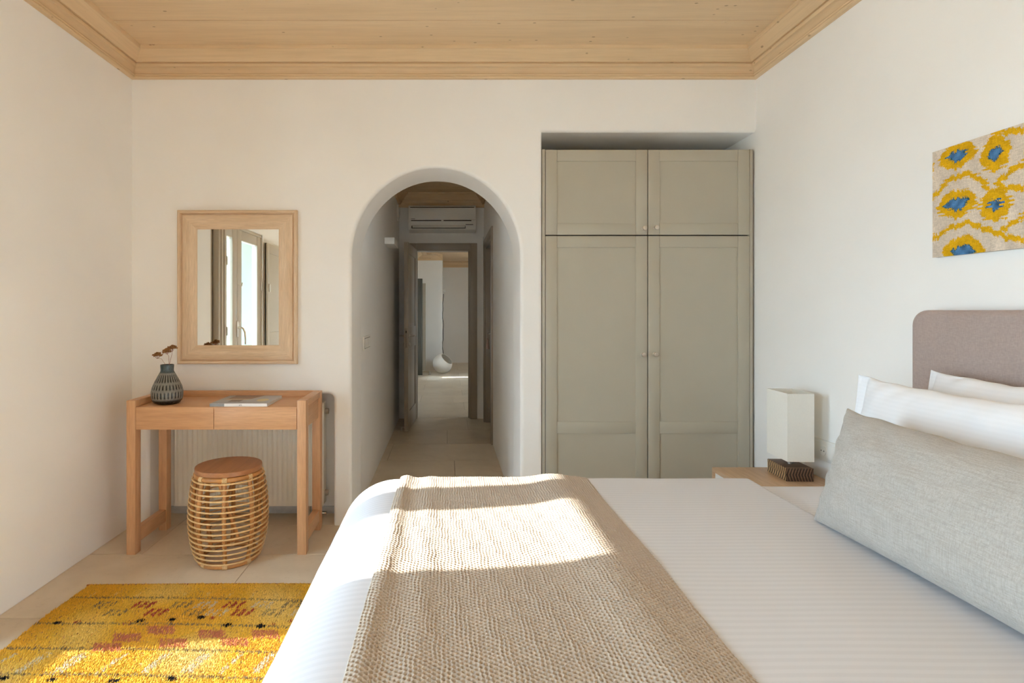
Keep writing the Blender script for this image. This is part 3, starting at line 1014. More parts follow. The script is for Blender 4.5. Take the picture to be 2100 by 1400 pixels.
# ---------------------------------------------------------------- desk
dk = thing('desk', (-1.18, 3.06, 0), 'light oak dressing table with two plain drawers under the mirror', 'desk')
TX0, TX1, TY0, TY1, TZ = -1.643, -0.723, 2.872, 3.245, 0.790
LWD, LDP = 0.046, 0.052
for x in (TX0, TX1 - LWD):
    for y in (TY0, TY1 - LDP):
        box('leg', x, x + LWD, y, y + LDP, 0, TZ, 'oak_z', dk, 0.0015)
for x in (TX0, TX1 - LWD):
    box('stretcher', x + 0.004, x + LWD - 0.004, TY0 + LDP, TY1 - LDP, 0.05, 0.118, 'oak_y', dk, 0.0015)
    box('side_rail', x, x + LWD, TY0 + LDP, TY1 - LDP, 0.757, TZ, 'oak_y', dk, 0.0015)
    box('side_panel', x + 0.010, x + LWD - 0.010, TY0 + LDP, TY1 - LDP, 0.642, 0.757, 'oak_y', dk, 0.001)
box('tabletop', TX0 + LWD, TX1 - LWD, TY0 + 0.004, TY1 - 0.02, 0.745, 0.757, 'oak_x', dk, 0.001)
box('back_rail', TX0 + LWD, TX1 - LWD, TY1 - 0.022, TY1, 0.64, TZ, 'oak_x', dk, 0.0015)
box('underside', TX0 + LWD, TX1 - LWD, TY0 + 0.03, TY1 - 0.022, 0.645, 0.652, 'oak_x', dk)
for x0, x1 in ((TX0 + LWD + 0.002, -1.1975), (-1.1945, TX1 - LWD - 0.003)):
    dr = box('drawer', x0, x1, TY0 + 0.001, TY0 + 0.020, 0.641, 0.7555, 'oak_x', dk, 0.001)
    box('drawer_box', x0 + 0.012, x1 - 0.012, TY0 + 0.020, TY1 - 0.05, 0.655, 0.735, 'oak_x', dr)

# ---------------------------------------------------------------- mirror
mr = thing('wall_mirror', (-1.216, YB - 0.02, 0.94), 'rectangular wall mirror in a limed wood frame above the desk', 'mirror')
MX0, MX1, MZ0, MZ1 = -1.562, -0.869, 0.941, 1.832
def mitre(parent, side):
    # cross-section: inset from outer edge, depth from the wall towards the viewer
    prof = [(0.0, 0.0), (0.0, 0.024), (0.003, 0.031), (0.010, 0.034), (0.017, 0.031), (0.020, 0.024), (0.021, 0.013), (0.025, 0.012), (0.027, 0.019),
            (0.045, 0.025), (0.075, 0.025), (0.100, 0.018), (0.108, 0.015), (0.110, 0.004), (0.100, 0.0)]
    va, vb = [], []
    for i, d in prof:
        y = YB - 0.001 - d
        x0, x1, z0, z1 = MX0 + i, MX1 - i, MZ0 + i, MZ1 - i
        e = {'t': ((x0, y, z1), (x1, y, z1)), 'b': ((x0, y, z0), (x1, y, z0)), 'l': ((x0, y, z0), (x0, y, z1)), 'r': ((x1, y, z0), (x1, y, z1))}[side]
        va.append(e[0])
        vb.append(e[1])
    n = len(prof)
    f = [(i, (i + 1) % n, n + (i + 1) % n, n + i) for i in range(n)] + [tuple(range(n))[::-1], tuple(range(n, 2 * n))]
    link('frame_rail', py_mesh('frame_rail', va + vb, f, True, 25), 'mframe_x' if side in 'tb' else 'mframe_z', parent)
for s in 'tblr':
    mitre(mr, s)
box('glass', MX0 + 0.104, MX1 - 0.104, YB - 0.010, YB - 0.006, MZ0 + 0.104, MZ1 - 0.104, 'mirror', mr)

# ---------------------------------------------------------------- vase and dried flowers
VX, VY, VZ = -1.490, 2.985, 0.757
prof = [(0.050, 0.0), (0.064, 0.006), (0.074, 0.020), (0.0785, 0.042), (0.0785, 0.066), (0.073, 0.090), (0.062, 0.116), (0.049, 0.142), (0.038, 0.163), (0.033, 0.172), (0.0325, 0.180), (0.034, 0.205)]
zz = np.array([p[1] for p in prof])
rr = np.array([p[0] for p in prof])
NV, NU = 110, 216
zv = np.linspace(0, 0.205, NV)
rv = np.interp(zv, zz, rr)
for _ in range(3):
    rv[1:-1] = (rv[:-2] + 2 * rv[1:-1] + rv[2:]) / 4
ph = np.linspace(0, 2 * np.pi, NU, endpoint=False)
ZV, PH = np.meshgrid(zv, ph, indexing='ij')
RV = np.repeat(rv[:, None], NU, 1)
bands = [(0.028, 0.070, 0.0), (0.074, 0.108, 0.5), (0.112, 0.160, 0.0)]
groove = np.zeros_like(ZV)
for z0, z1, o in bands:
    inb = np.clip((ZV - z0) / 0.008, 0, 1) * np.clip((z1 - ZV) / 0.010, 0, 1)
    u = (PH / (2 * np.pi) * 27 + o) % 1
    lens = np.clip(1 - np.abs(u - 0.5) / (0.30 - 0.10 * np.clip((ZV - z0) / (z1 - z0), 0, 1)), 0, 1)
    groove = np.maximum(groove, inb * np.clip(lens * 3, 0, 1))
RV = RV - 0.0022 * groove
P = np.stack([VX + RV * np.cos(PH), VY + RV * np.sin(PH), VZ + ZV], -1)
me = grid_mesh('body', P, closed_v=True)
n1 = sinnoise(3, 8, 20, 90)
n2 = np.random.default_rng(5).random(ZV.shape)
sp = 0.5 + 0.5 * n1(PH * 4, ZV * 12)
lightc = np.array([0.20, 0.195, 0.175])
darkc = np.array([0.010, 0.012, 0.013])
teal = np.array([0.040, 0.060, 0.065])
c = lightc * (0.75 + 0.5 * n2[..., None]) * (1 - groove[..., None]) + darkc * groove[..., None]
top = np.clip((ZV - 0.160) / 0.008, 0, 1)[..., None]
low = np.clip((0.030 - ZV) / 0.012, 0, 1)[..., None]
c = c * (1 - top) + (teal * (0.5 + 1.4 * n2[..., None])) * top
c = c * (1 - low) + (darkc + 0.03 * (n2[..., None] > 0.8)) * low
vase = thing('vase', (VX, VY, VZ), 'dark carved ceramic bottle vase on the desk', 'vase')
set_cols(me, c.reshape(-1, 3))
link('body', me, 'vcol_vase', vase)
lathe('rim', [(0.0342, VZ + 0.2045), (0.0335, VZ + 0.2075), (0.030, VZ + 0.207), (0.0285, VZ + 0.200), (0.030, VZ + 0.16), (0.05, VZ + 0.10), (0.05, VZ + 0.02), (0, VZ + 0.015)], VX, VY, plain('vase_inner', srgb(60, 70, 74), 0.3), vase, 32)
lathe('foot', [(0, VZ + 0.0), (0.048, VZ + 0.0), (0.0502, VZ + 0.001)], VX, VY, 'black', vase, 32)

def flower(label, bx, by, hx, hy, hz, rad, tiltx, seed):
    r = random.Random(seed)
    f = thing('dried_flower', (VX + bx, VY + by, VZ + 0.05), label, 'flower', 'dried flowers in the vase')
    b0 = Vector((VX + bx * 0.3, VY + by * 0.3, VZ + 0.05))
    b1 = Vector((VX + bx, VY + by, VZ + 0.21))
    top = Vector((VX + hx, VY + hy, VZ + hz))
    mid = b1.lerp(top, 0.55) + Vector((0.004, 0, 0))
    bm = bmesh.new()
    bm_tube(bm, [b0, b1, mid, top - Vector((0, 0, 0.022))], [0.0012, 0.0011, 0.001, 0.0009], 5)
    hub = top - Vector((0, 0, 0.024))
    heads = []
    for k in range(26):
        a = r.uniform(0, 6.283)
        q = math.sqrt(r.random()) * rad
        p = top + Vector((q * math.cos(a), q * math.sin(a), tiltx * q * math.cos(a) + 0.016 * (1 - (q / rad) ** 2) - 0.010))
        heads.append(p)
        if k % 2 == 0:
            bm_tube(bm, [hub, hub.lerp(p, 0.6) - Vector((0, 0, 0.004)), p], 0.0006, 4)
    link('stem', from_bm(bm, 'stem', True, 60), 'dry_stem', f)
    bm = bmesh.new()
    for p in heads:
        for _ in range(6):
            d = Vector((r.gauss(0, 0.0042), r.gauss(0, 0.0042), r.gauss(0, 0.0026)))
            g = bmesh.ops.create_icosphere(bm, subdivisions=1, radius=r.uniform(0.0022, 0.0042))
            bmesh.ops.transform(bm, matrix=Matrix.Translation(p + d) @ Matrix.Rotation(r.random() * 3, 4, 'X') @ Matrix.Diagonal((1, 1.3, 0.7, 1)), verts=g['verts'])
    h = link('flower_head', from_bm(bm, 'flower_head'), 'dry_head', f)
flower('dried brown flower head leaning lowest towards the wall corner', -0.012, 0.0, -0.052, -0.004, 0.262, 0.023, 0.12, 1)
flower('dried brown flower head in the middle of the vase bunch', 0.004, 0.012, -0.010, 0.020, 0.284, 0.020, 0.10, 2)
flower('dried brown flower head standing highest, nearest the mirror', 0.014, -0.004, 0.030, -0.006, 0.300, 0.024, 0.10, 3)

# ---------------------------------------------------------------- magazine
mg = thing('magazine', (-0.95, 3.0, 0.757), 'thick glossy magazine with a straw roof photo on the desk', 'magazine')
GX0, GX1, GY0, GD, GZ = -1.222, -0.927, 2.885, 0.280, 0.757
gm = Matrix.Translation((GX0, GY0, GZ)) @ Matrix.Rotation(math.radians(0.5), 4, 'Z')
gw = GX1 - GX0
box('pages', 0.001, gw - 0.004, 0.001, GD - 0.003, 0.0012, 0.0148, 'paper', mg, mtx=gm)
box('back_cover', 0, gw, 0, GD, 0, 0.0012, 'spine_white', mg, mtx=gm)
sp_ = box('spine', 0, gw, -0.0008, 0.001, 0, 0.016, 'spine_white', mg, mtx=gm)
box('spine_band', 0, 0.075, -0.0014, -0.0007, 0.0003, 0.0157, 'spine_grey', sp_, mtx=gm)
tc = bpy.data.curves.new('lettering', 'FONT')
tc.body = 'ark'
tc.size = 0.012
tc.extrude = 0.0002
to = bpy.data.objects.new('lettering', tc)
COL.objects.link(to)
dg = bpy.context.evaluated_depsgraph_get()
tme = bpy.data.meshes.new_from_object(to.evaluated_get(dg))
bpy.data.objects.remove(to)
tme.transform(gm @ Matrix.Translation((0.150, -0.0012, 0.0045)) @ Matrix.Rotation(math.pi / 2, 4, 'X'))
link('lettering', tme, 'ink', sp_)
nx, ny = 120, 90
U, V = np.meshgrid(np.linspace(0, 1, nx), np.linspace(0, 1, ny), indexing='ij')
P = np.stack([U * gw, V * GD, np.full_like(U, 0.0152)], -1)
P = (np.array(gm.to_3x3()) @ P.reshape(-1, 3).T).T.reshape(P.shape) + np.array(gm.translation)
me = grid_mesh('front_cover', P, sm=False)
nz = np.random.default_rng(2).random(U.shape)
c = np.full(U.shape + (3,), 0.40) * np.array([0.95, 0.93, 0.95])
c = np.where((V < 0.34)[..., None], np.array([0.36, 0.36, 0.39]) * (0.8 + 0.5 * V[..., None]), c)
straw = (V > 0.45) & (U > 0.10 + 0.03 * V) & (U < 0.52 + 0.28 * (V - 0.45)) & (V < 0.985)
sc_ = np.array([0.30, 0.15, 0.045]) * (0.45 + 0.9 * nz[..., None] * (0.6 + 0.4 * np.sin(V[..., None] * 90)))
c = np.where(straw[..., None], sc_, c)
c = np.where((straw & (V > 0.90))[..., None], np.array([0.10, 0.05, 0.02]), c)
c = np.where((straw & (V < 0.56))[..., None], np.array([0.52, 0.36, 0.17]), c)
body = (V > 0.22) & (V < 0.45) & ((np.abs(U - 0.33) < 0.10 - 0.3 * np.abs(V - 0.38)) | (np.abs(U - 0.25) < 0.02) | (np.abs(U - 0.42) < 0.02))
c = np.where(body[..., None], np.array([0.10, 0.06, 0.04]), c)
spot = ((U - 0.80) / 0.10) ** 2 + ((V - 0.42) / 0.16) ** 2 < 1
c = np.where(spot[..., None], np.array([0.62, 0.50, 0.20]), c)
set_cols(me, c.reshape(-1, 3))
link('front_cover', me, 'vcol_mag', mg)

# ---------------------------------------------------------------- rattan stool
SX, SY = -1.107, 2.845
st = thing('rattan_stool', (SX, SY, 0), 'barrel-shaped rattan stool with a round wooden seat under the desk', 'stool')
def srad(z):
    return 0.190 - (0.86 if z < 0.22 else 0.52) * (z - 0.22) ** 2
def ring(r, z, n=56):
    return [(SX + r * math.cos(2 * math.pi * i / n), SY + r * math.sin(2 * math.pi * i / n), z) for i in range(n)]
lathe('seat', [(0, 0.447), (0.158, 0.447), (0.1605, 0.450), (0.1605, 0.468), (0.159, 0.4705), (0, 0.4705)], SX, SY, 'seat_wood', st, 64, angle=30)
tube('top_ring', ring(0.152, 0.433), 0.0125, 'cane_dark', st, 10, True)
tube('bottom_ring', ring(0.138, 0.0135), 0.013, 'cane_dark', st, 10, True)
tube('inner_ring', ring(0.165, 0.15), 0.008, 'cane_dark', st, 8, True)
hz = [0.030 + i * (0.418 - 0.030) / 15 for i in range(16)]
for i, z in enumerate(hz):
    tube('hoop', ring(srad(z), z), 0.0042, 'cane', st, 6, True)
NP = 8
for k in range(NP):
    a = 2 * math.pi * (k + 0.31) / NP
    ca, sa = math.cos(a), math.sin(a)
    zs_ = [0.016, 0.06, 0.12, 0.18, 0.24, 0.30, 0.36, 0.40, 0.432]
    pts = []
    for z in zs_:
        r = srad(z) - 0.0165
        if z < 0.03:
            r = 0.138
        if z > 0.42:
            r = 0.152
        pts.append((SX + r * ca, SY + r * sa, z))
    post = tube('post', pts, 0.0108, 'cane_dark', st, 10)
    # split-cane binding: crossed wraps where every hoop meets the post
    bm = bmesh.new()
    for z in hz:
        for s in (-1, 1):
            pp = []
            for t in np.linspace(-1, 1, 5):
                th = a + s * t * 0.085
                r = srad(z) + 0.0040 * (1 - 0.9 * abs(t)) - 0.010 * abs(t) ** 2
                pp.append((SX + r * math.cos(th), SY + r * math.sin(th), z - 0.006 + 0.013 * (1 - abs(t)) * (1 if s > 0 else 0.6)))
            bm_tube(bm, pp, 0.0016, 4)
    tag(link('binding', from_bm(bm, 'binding', True, 60), 'cane_bind', post), kind='stuff')
    for z, r, h in ((0.433, 0.152, 0.0145), (0.0135, 0.138, 0.0150)):
        bm = bmesh.new()
        t = Vector((-sa, ca, 0))
        c0 = Vector((SX + r * ca, SY + r * sa, z))
        for q in range(5):
            cc = c0 + t * (q - 2) * 0.0046
            pp = [cc + Vector((ca, sa, 0)) * h * math.cos(u) + Vector((0, 0, 1)) * min(h, 0.0132) * math.sin(u) for u in np.linspace(0, 2 * math.pi, 12, endpoint=False)]
            bm_tube(bm, pp, 0.0023, 5, True)
        link('lashing', from_bm(bm, 'lashing', True, 60), 'cane_bind', st)
# inner braces
for k in range(4):
    a = 2 * math.pi * (k + 0.05) / 4
    b = a + 0.55
    tube('brace', [(SX + 0.150 * math.cos(a), SY + 0.150 * math.sin(a), 0.42), (SX + 0.158 * math.cos(b), SY + 0.158 * math.sin(b), 0.155)], 0.009, 'cane_dark', st, 8)

# ---------------------------------------------------------------- rug
rg = thing('rug', (-0.97, 1.5, 0), 'shaggy mustard yellow wool rug with red, grey and black marks', 'rug')
QX0, QX1, QY0, QY1 = -1.632, -0.40, 0.55, 2.540
def rug_edge(y):
    return 0.006 * np.sin(y * 5 + 1) + 0.004 * np.sin(y * 13)
nxr, nyr = 40, 60
U, V = np.meshgrid(np.linspace(0, 1, nxr), np.linspace(0, 1, nyr), indexing='ij')
X = QX0 + (QX1 - QX0) * U
Y = QY0 + (QY1 - QY0) * V
X = X + rug_edge(Y)
Y = Y + 0.010 * np.sin((X + 1.6) * 2.2) * V
Zt = np.full_like(X, 0.007)
Pt = np.stack([X, Y, Zt], -1)
Pb = np.stack([X, Y, np.full_like(X, 0.0005)], -1)
edge = (U == 0) | (U == 1) | (V == 0) | (V == 1)
Pt[edge] = Pb[edge] + np.array([0, 0, 0.004])
link('backing', grid_mesh('backing', Pt), 'rug_base', rg)
# pile
NT = 170000
tx = rng.random(NT)
ty = rng.random(NT)
px = QX0 + (QX1 - QX0) * tx
py = QY0 + (QY1 - QY0) * ty
px += rug_edge(py)
py += 0.010 * np.sin((px + 1.6) * 2.2) * ty
cols = np.empty((NT, 3))
yel = np.array([0.86, 0.50, 0.060])
yel2 = np.array([0.90, 0.64, 0.20])
org = np.array([0.84, 0.40, 0.045])
na = sinnoise(11, 8, 3, 16)(px, py)[:, None]
nb = sinnoise(12, 8, 10, 50)(px, py)[:, None]
cols[:] = yel + (yel2 - yel) * np.clip(na * 1.4, 0, 1) + (org - yel) * np.clip(-na * 1.2, 0, 1)
cols *= 0.88 + 0.28 * rng.random((NT, 1)) + 0.10 * nb
red = np.array([0.42, 0.065, 0.045])
grey = np.array([0.25, 0.185, 0.095])
pink = np.array([0.62, 0.20, 0.10])
blk = np.array([0.012, 0.012, 0.014])
crm = np.array([0.74, 0.62, 0.42])
jx = px + rng.normal(0, 0.0018, NT)
jy = py + rng.normal(0, 0.0022, NT)
def paint(mask, colr, p=0.85):
    m = mask & (rng.random(NT) < p)
    cols[m] = colr * (0.85 + 0.3 * rng.random((m.sum(), 1)))
slant = lambda x: 0.018 * np.sin((x + 1.6) * 2.0 + 0.5) - 0.028 * (x + 1.6)
for yl in (2.415, 2.215, 2.050, 1.905, 1.72, 1.55, 1.36, 1.18, 1.0, 0.82, 0.66):
    paint(np.abs(jy - (yl + slant(jx))) < 0.0055, grey, 0.75)
def strokes(xc, yc, colr, n=3, p=0.9, dx=0.030, ln=0.026, lean=0.25, wd=0.0085):
    for k in range(n):
        x0 = xc + (k - (n - 1) / 2) * dx
        paint((np.abs(jx - x0 - (jy - yc) * lean) < wd) & (np.abs(jy - yc) < ln), colr, p)
for base in (2.365, 1.14):
    for xc, cc in ((-1.45, grey), (-1.283, red), (-1.123, grey), (-1.02, crm), (-0.903, red), (-0.78, crm), (-0.655, grey), (-0.53, red)):
        strokes(xc, base, cc, p=0.9 if cc is red else 0.6)
    for xc, cc in ((-1.364, grey), (-1.20, red), (-1.047, grey), (-0.95, crm), (-0.845, red), (-0.72, grey), (-0.60, crm)):
        strokes(xc, base - 0.060, cc, p=0.9 if cc is red else 0.6)
for x, y in ((-1.553, 2.225), (-1.231, 2.243), (-1.109, 2.253), (-1.0, 2.268), (-0.87, 2.213), (-0.735, 2.205), (-1.50, 1.89), (-1.33, 1.885), (-1.12, 1.88), (-0.93, 1.89),
             (-1.4, 1.03), (-1.1, 1.02), (-0.8, 1.03)):
    paint(((jx - x) / 0.017) ** 2 + ((jy - y) / 0.013) ** 2 < 1, blk, 0.97)
for x, y in ((-1.48, 2.235), (-0.69, 2.215), (-0.95, 2.262), (-0.62, 2.24), (-1.27, 2.232)):
    paint(((jx - x) / 0.014) ** 2 + ((jy - y) / 0.012) ** 2 < 1, red, 0.6)
for x, y in ((-1.115, 2.178), (-1.218, 2.128), (-1.025, 2.092), (-0.905, 2.150), (-1.255, 2.068), (-0.80, 2.10), (-0.70, 2.15), (-1.2, 1.45), (-1.0, 1.4)):
    paint((np.abs(jx - x + (jy - y) * 0.5) < 0.052) & (np.abs(jy - y) < 0.027), pink, 0.8)
for k in range(9):
    xc = -1.58 + 0.135 * k
    for yc, ln in ((1.975, 0.055), (1.64, 0.06), (0.92, 0.06)):
        strokes(xc + 0.02 * math.sin(k * 5.3), yc, crm, 1, 0.6, ln=ln, lean=0.3, wd=0.010 + 0.006 * (k % 3))
for k in range(12):
    paint((np.abs(jx - (-1.55 + 0.1 * k)) < 0.007) & (np.abs(jy - 2.45) < 0.018), yel2, 0.5)
hgt = rng.uniform(0.006, 0.0105, NT)
tl = rng.normal(0, 0.0026, (NT, 2)) + np.array([0.0045, 0.002])
a0 = rng.uniform(0, 6.283, NT)
rb = rng.uniform(0.0026, 0.0038, NT)
PV = np.empty((NT, 4, 3))
for k in range(3):
    PV[:, k, 0] = px + rb * np.cos(a0 + 2.094 * k)
    PV[:, k, 1] = py + rb * np.sin(a0 + 2.094 * k)
    PV[:, k, 2] = 0.005
PV[:, 3, 0] = px + tl[:, 0]
PV[:, 3, 1] = py + tl[:, 1]
PV[:, 3, 2] = 0.006 + hgt
bi = np.arange(NT)[:, None] * 4
F = np.concatenate([bi + np.array([0, 1, 3]), bi + np.array([1, 2, 3]), bi + np.array([2, 0, 3])], 1).reshape(-1, 3)
me = bpy.data.meshes.new('pile')
me.vertices.add(NT * 4)
me.vertices.foreach_set('co', PV.reshape(-1).astype(np.float32))
me.loops.add(len(F) * 3)
me.loops.foreach_set('vertex_index', F.reshape(-1).astype(np.int32))
me.polygons.add(len(F))
me.polygons.foreach_set('loop_start', np.arange(0, len(F) * 3, 3, dtype=np.int32))
me.polygons.foreach_set('loop_total', np.full(len(F), 3, dtype=np.int32))
me.update(calc_edges=True)
set_cols(me, np.repeat(cols, 4, 0))
tag(link('pile', me, 'vcol_rug', rg), kind='stuff')
# whipped edge
bm = bmesh.new()
ex = np.linspace(QX0, QX1, 150)
bm_tube(bm, [(x, QY1 + 0.010 * math.sin((x + 1.6) * 2.2) + 0.003 * (i % 2), 0.006) for i, x in enumerate(ex)], 0.005, 5)
link('binding', from_bm(bm, 'binding', True, 60), plain('rug_binding', srgb(168, 96, 62), 0.9, var=0.3, scale=120), rg)

# ---------------------------------------------------------------- bed
BZ = 0.620
BY0, BY1 = 0.25, 2.115
bd = thing('bed', (0.7, 1.19, 0), 'double bed with a taupe upholstered headboard', 'bed')
box('bed_base', -0.24, 1.70, BY0 + 0.08, BY1 - 0.08, 0.10, 0.32, 'bed_base', bd, 0.02)
for x in (-0.18, 1.6):
    for y in (BY0 + 0.14, BY1 - 0.14):
        lathe('leg', [(0, 0), (0.022, 0), (0.03, 0.105), (0, 0.105)], x, y, 'black', bd, 16)
mt = box('mattress', -0.20, 1.70, BY0 + 0.035, BY1 - 0.035, 0.325, BZ - 0.035, 'sheet', bd, 0.05, 4)
hb = plate('headboard', rrect(BY0 + 0.02, 2.075, 0.10, 1.252, 0.055, 8, (0, 0, 1, 1)), [], 0.088, 0.022,
           lambda a, b, c: (XR - 0.0455 + c, a, b), 6)
o = link('headboard', hb, 'taupe_fab', bd)
tag(o, 'taupe woven fabric headboard with rounded corners')
# fitted top sheet showing between duvet edge and pillows
def drape(name, xa, xb, ztop, foot, nx, ny, mat, parent, amp, seed, y0=BY0, y1=BY1, ry=0.05, zlow=0.16, rx=0.205, rz=0.205, base=None, extra=None, side_low=None):
    """cloth lying on the bed: flat top, rounded foot, hanging sides"""
    side_low = zlow if side_low is None else side_low
    flat = xb - xa
    if foot:
        quarter = math.pi / 2 * (rx + rz) / 2
        down = ztop - rz - zlow
        tot = flat + quarter + down
        s = np.linspace(0, tot, nx)
        xs_ = np.where(s < flat, xb - s, np.where(s < flat + quarter, xa - rx * np.sin(np.clip((s - flat) / quarter, 0, 1) * math.pi / 2), xa - rx))
        dz = np.where(s < flat, 0, np.where(s < flat + quarter, rz * (1 - np.cos(np.clip((s - flat) / quarter, 0, 1) * math.pi / 2)), rz + (s - flat - quarter)))
    else:
        xs_ = np.linspace(xb, xa, nx)
        dz = np.zeros(nx)
    q = math.pi / 2 * ry
    dn = ztop - ry - side_low
    wy = (y1 - y0 - 2 * ry)
    T = 2 * (q + dn) + wy
    t = np.linspace(0, T, ny)
    def prof(d):     # distance past the top's edge
        o_ = np.where(d < 0, 0, np.where(d < q, ry * np.sin(np.clip(d / q, 0, 1) * math.pi / 2), ry))
        z_ = np.where(d < 0, 0, np.where(d < q, ry * (1 - np.cos(np.clip(d / q, 0, 1) * math.pi / 2)), ry + (d - q)))
        return o_, z_
    dl = (q + dn) - t
    dr_ = t - (q + dn + wy)
    ol, zl = prof(dl)
    orr, zr = prof(dr_)
    ytop = np.clip(y0 + ry + (t - q - dn), y0 + ry, y1 - ry)
    ys_ = ytop - ol + orr
    XX = np.repeat(xs_[:, None], ny, 1)
    YY = np.repeat(ys_[None, :], nx, 0)
    ZZ = ztop - dz[:, None] - (zl + zr)[None, :]
    ZZ = np.maximum(ZZ, zlow)
    nn = sinnoise(seed, 9, 2, 13)
    top = np.exp(-((ztop - ZZ) / 0.06))
    ZZ = ZZ + amp * nn(XX, YY) * top
    side = 1 - top
    XX = XX - amp * 1.2 * nn(YY * 2 + 3, ZZ * 0.5) * (dz[:, None] > rz * 0.6) * side
    if extra is not None:
        XX, YY, ZZ = extra(XX, YY, ZZ)
    return np.stack([XX, YY, ZZ], -1), xs_, ys_

P, _, _ = drape('s', 1.08, 1.70, BZ - 0.014, False, 60, 160, None, None, 0.003, 4, BY0 + 0.02, BY1 - 0.015, 0.05, 0.30)
sh_ = link('fitted_sheet', grid_mesh('fitted_sheet', P), 'sheet', mt)

# duvet
P, _, _ = drape('d', -0.175, 1.112, BZ, True, 260, 320, None, None, 0.004, 21)
Pu = P.copy()
du = thing('duvet', (0.4, 1.19, 0.16), 'white striped duvet covering the bed', 'duvet')
me = grid_mesh('cover', P)
o = link('cover', me, 'duvet', du)
sm_ = o.modifiers.new('thickness', 'SOLIDIFY')
sm_.thickness = 0.010
sm_.offset = -1
# hem along the turned edge
hem = [tuple(P[0, j] + np.array([0.001, 0, 0.000])) for j in range(0, 320, 2)]
tube('hem', hem, 0.0045, 'hem', du, 6)

# knitted throw
KX0, KX1 = -0.178, 0.525
nx, ny = 470, 1330
zl, ry = 0.36, 0.05
q = math.pi / 2 * ry
dn = BZ - ry - zl
T = 2 * (q + dn) + (BY1 - BY0 - 2 * ry)
xs_ = np.linspace(KX0, KX1, nx)
t = np.linspace(0, T, ny)
wy = BY1 - BY0 - 2 * ry
def prof(d):
    th = np.clip(d / q, 0, 1) * math.pi / 2
    o_ = np.where(d < 0, 0, ry * np.sin(th))
    z_ = np.where(d < 0, 0, ry * (1 - np.cos(th)) + np.clip(d - q, 0, None))
    return o_, z_, np.where(d < 0, 0, th)
ol, zl_, tl_ = prof((q + dn) - t)
orr, zr_, tr_ = prof(t - (q + dn + wy))
ys_ = np.clip(BY0 + ry + (t - q - dn), BY0 + ry, BY1 - ry) - ol + orr
zs_ = BZ - zl_ - zr_
ny_ = -np.sin(tl_) + np.sin(tr_)       # surface normal
nz_ = np.cos(tl_ + tr_)
XX = np.repeat(xs_[:, None], ny, 1)
TT = np.repeat(t[None, :], nx, 0)
wob = sinnoise(31, 7, 1.5, 9)
XX = XX + 0.006 * wob(TT * 1.2, XX * 0.3)
duv = sinnoise(21, 9, 2, 13)(XX, np.repeat(ys_[None, :], nx, 0)) * 0.004
# folds and turned edges
s = (np.repeat(xs_[:, None], ny, 1) - KX0)
lift = 0.010 + 0.009 * np.exp(-((s - 0.026) / 0.022) ** 2) + 0.004 * np.exp(-((s - 0.12) / 0.03) ** 2)
e = KX1 - np.repeat(xs_[:, None], ny, 1)
lift += 0.014 * np.exp(-((e - 0.14) / 0.075) ** 2) - 0.003 * np.exp(-(e / 0.03) ** 2)
lift += 0.005 * sinnoise(33, 7, 3, 11)(XX, TT * 0.6)
lift = np.where(s < 0.006, lift * s / 0.006, lift)
lift = np.where(e < 0.012, lift * (e / 0.012), lift)
lift = np.maximum(lift, 0.003)
lift = np.where((s < 0.0005) | (e < 0.0005), -0.001, lift)
# knit stitches: a net of yarn with a deep hole in every stitch
PX, PY = 0.0082, 0.0118
xk = XX + 0.0010 * np.sin(TT * 90 + XX * 60) + 0.0016 * sinnoise(35, 8, 8, 60)(XX, TT)
yk = TT + 0.0035 * sinnoise(36, 8, 6, 40)(XX, TT) + 0.10 * XX
u = (xk / PX) % 1.0
ci = np.floor(xk / PX)
jr = 0.42 * ci + 0.16 * np.sin(ci * 12.9898)
v = (yk / PY + jr) % 1.0
hole = np.exp(-((u - 0.5) / 0.22) ** 2 - ((v - 0.5) / 0.22) ** 2)
rib = 0.17 * np.abs(np.cos(math.pi * u)) ** 3 * (np.sin(np.round(xk / PX) * 7.1 + 1.7 * np.floor(yk / 0.075)) > 0.25)
bar = 0.16 * np.cos(2 * math.pi * v) * (np.abs(u - 0.5) < 0.36)
kn = 0.95 - 1.0 * hole + rib + bar
kn = np.clip(kn, 0, 1.3) * (0.92 + 0.08 * rng.random(kn.shape))
h = lift + 0.0058 * kn * np.clip(np.minimum(s, e) / 0.004, 0, 1) + np.where(nz_[None, :] > 0.9, duv, 0)
P = np.stack([XX, ys_[None, :] + ny_[None, :] * h, zs_[None, :] + nz_[None, :] * h], -1)
me = grid_mesh('knitted_throw', P)
o = link('knitted_throw', me, 'knit', None)
tag(o, 'chunky oatmeal knitted throw laid across the foot of the bed', 'blanket')

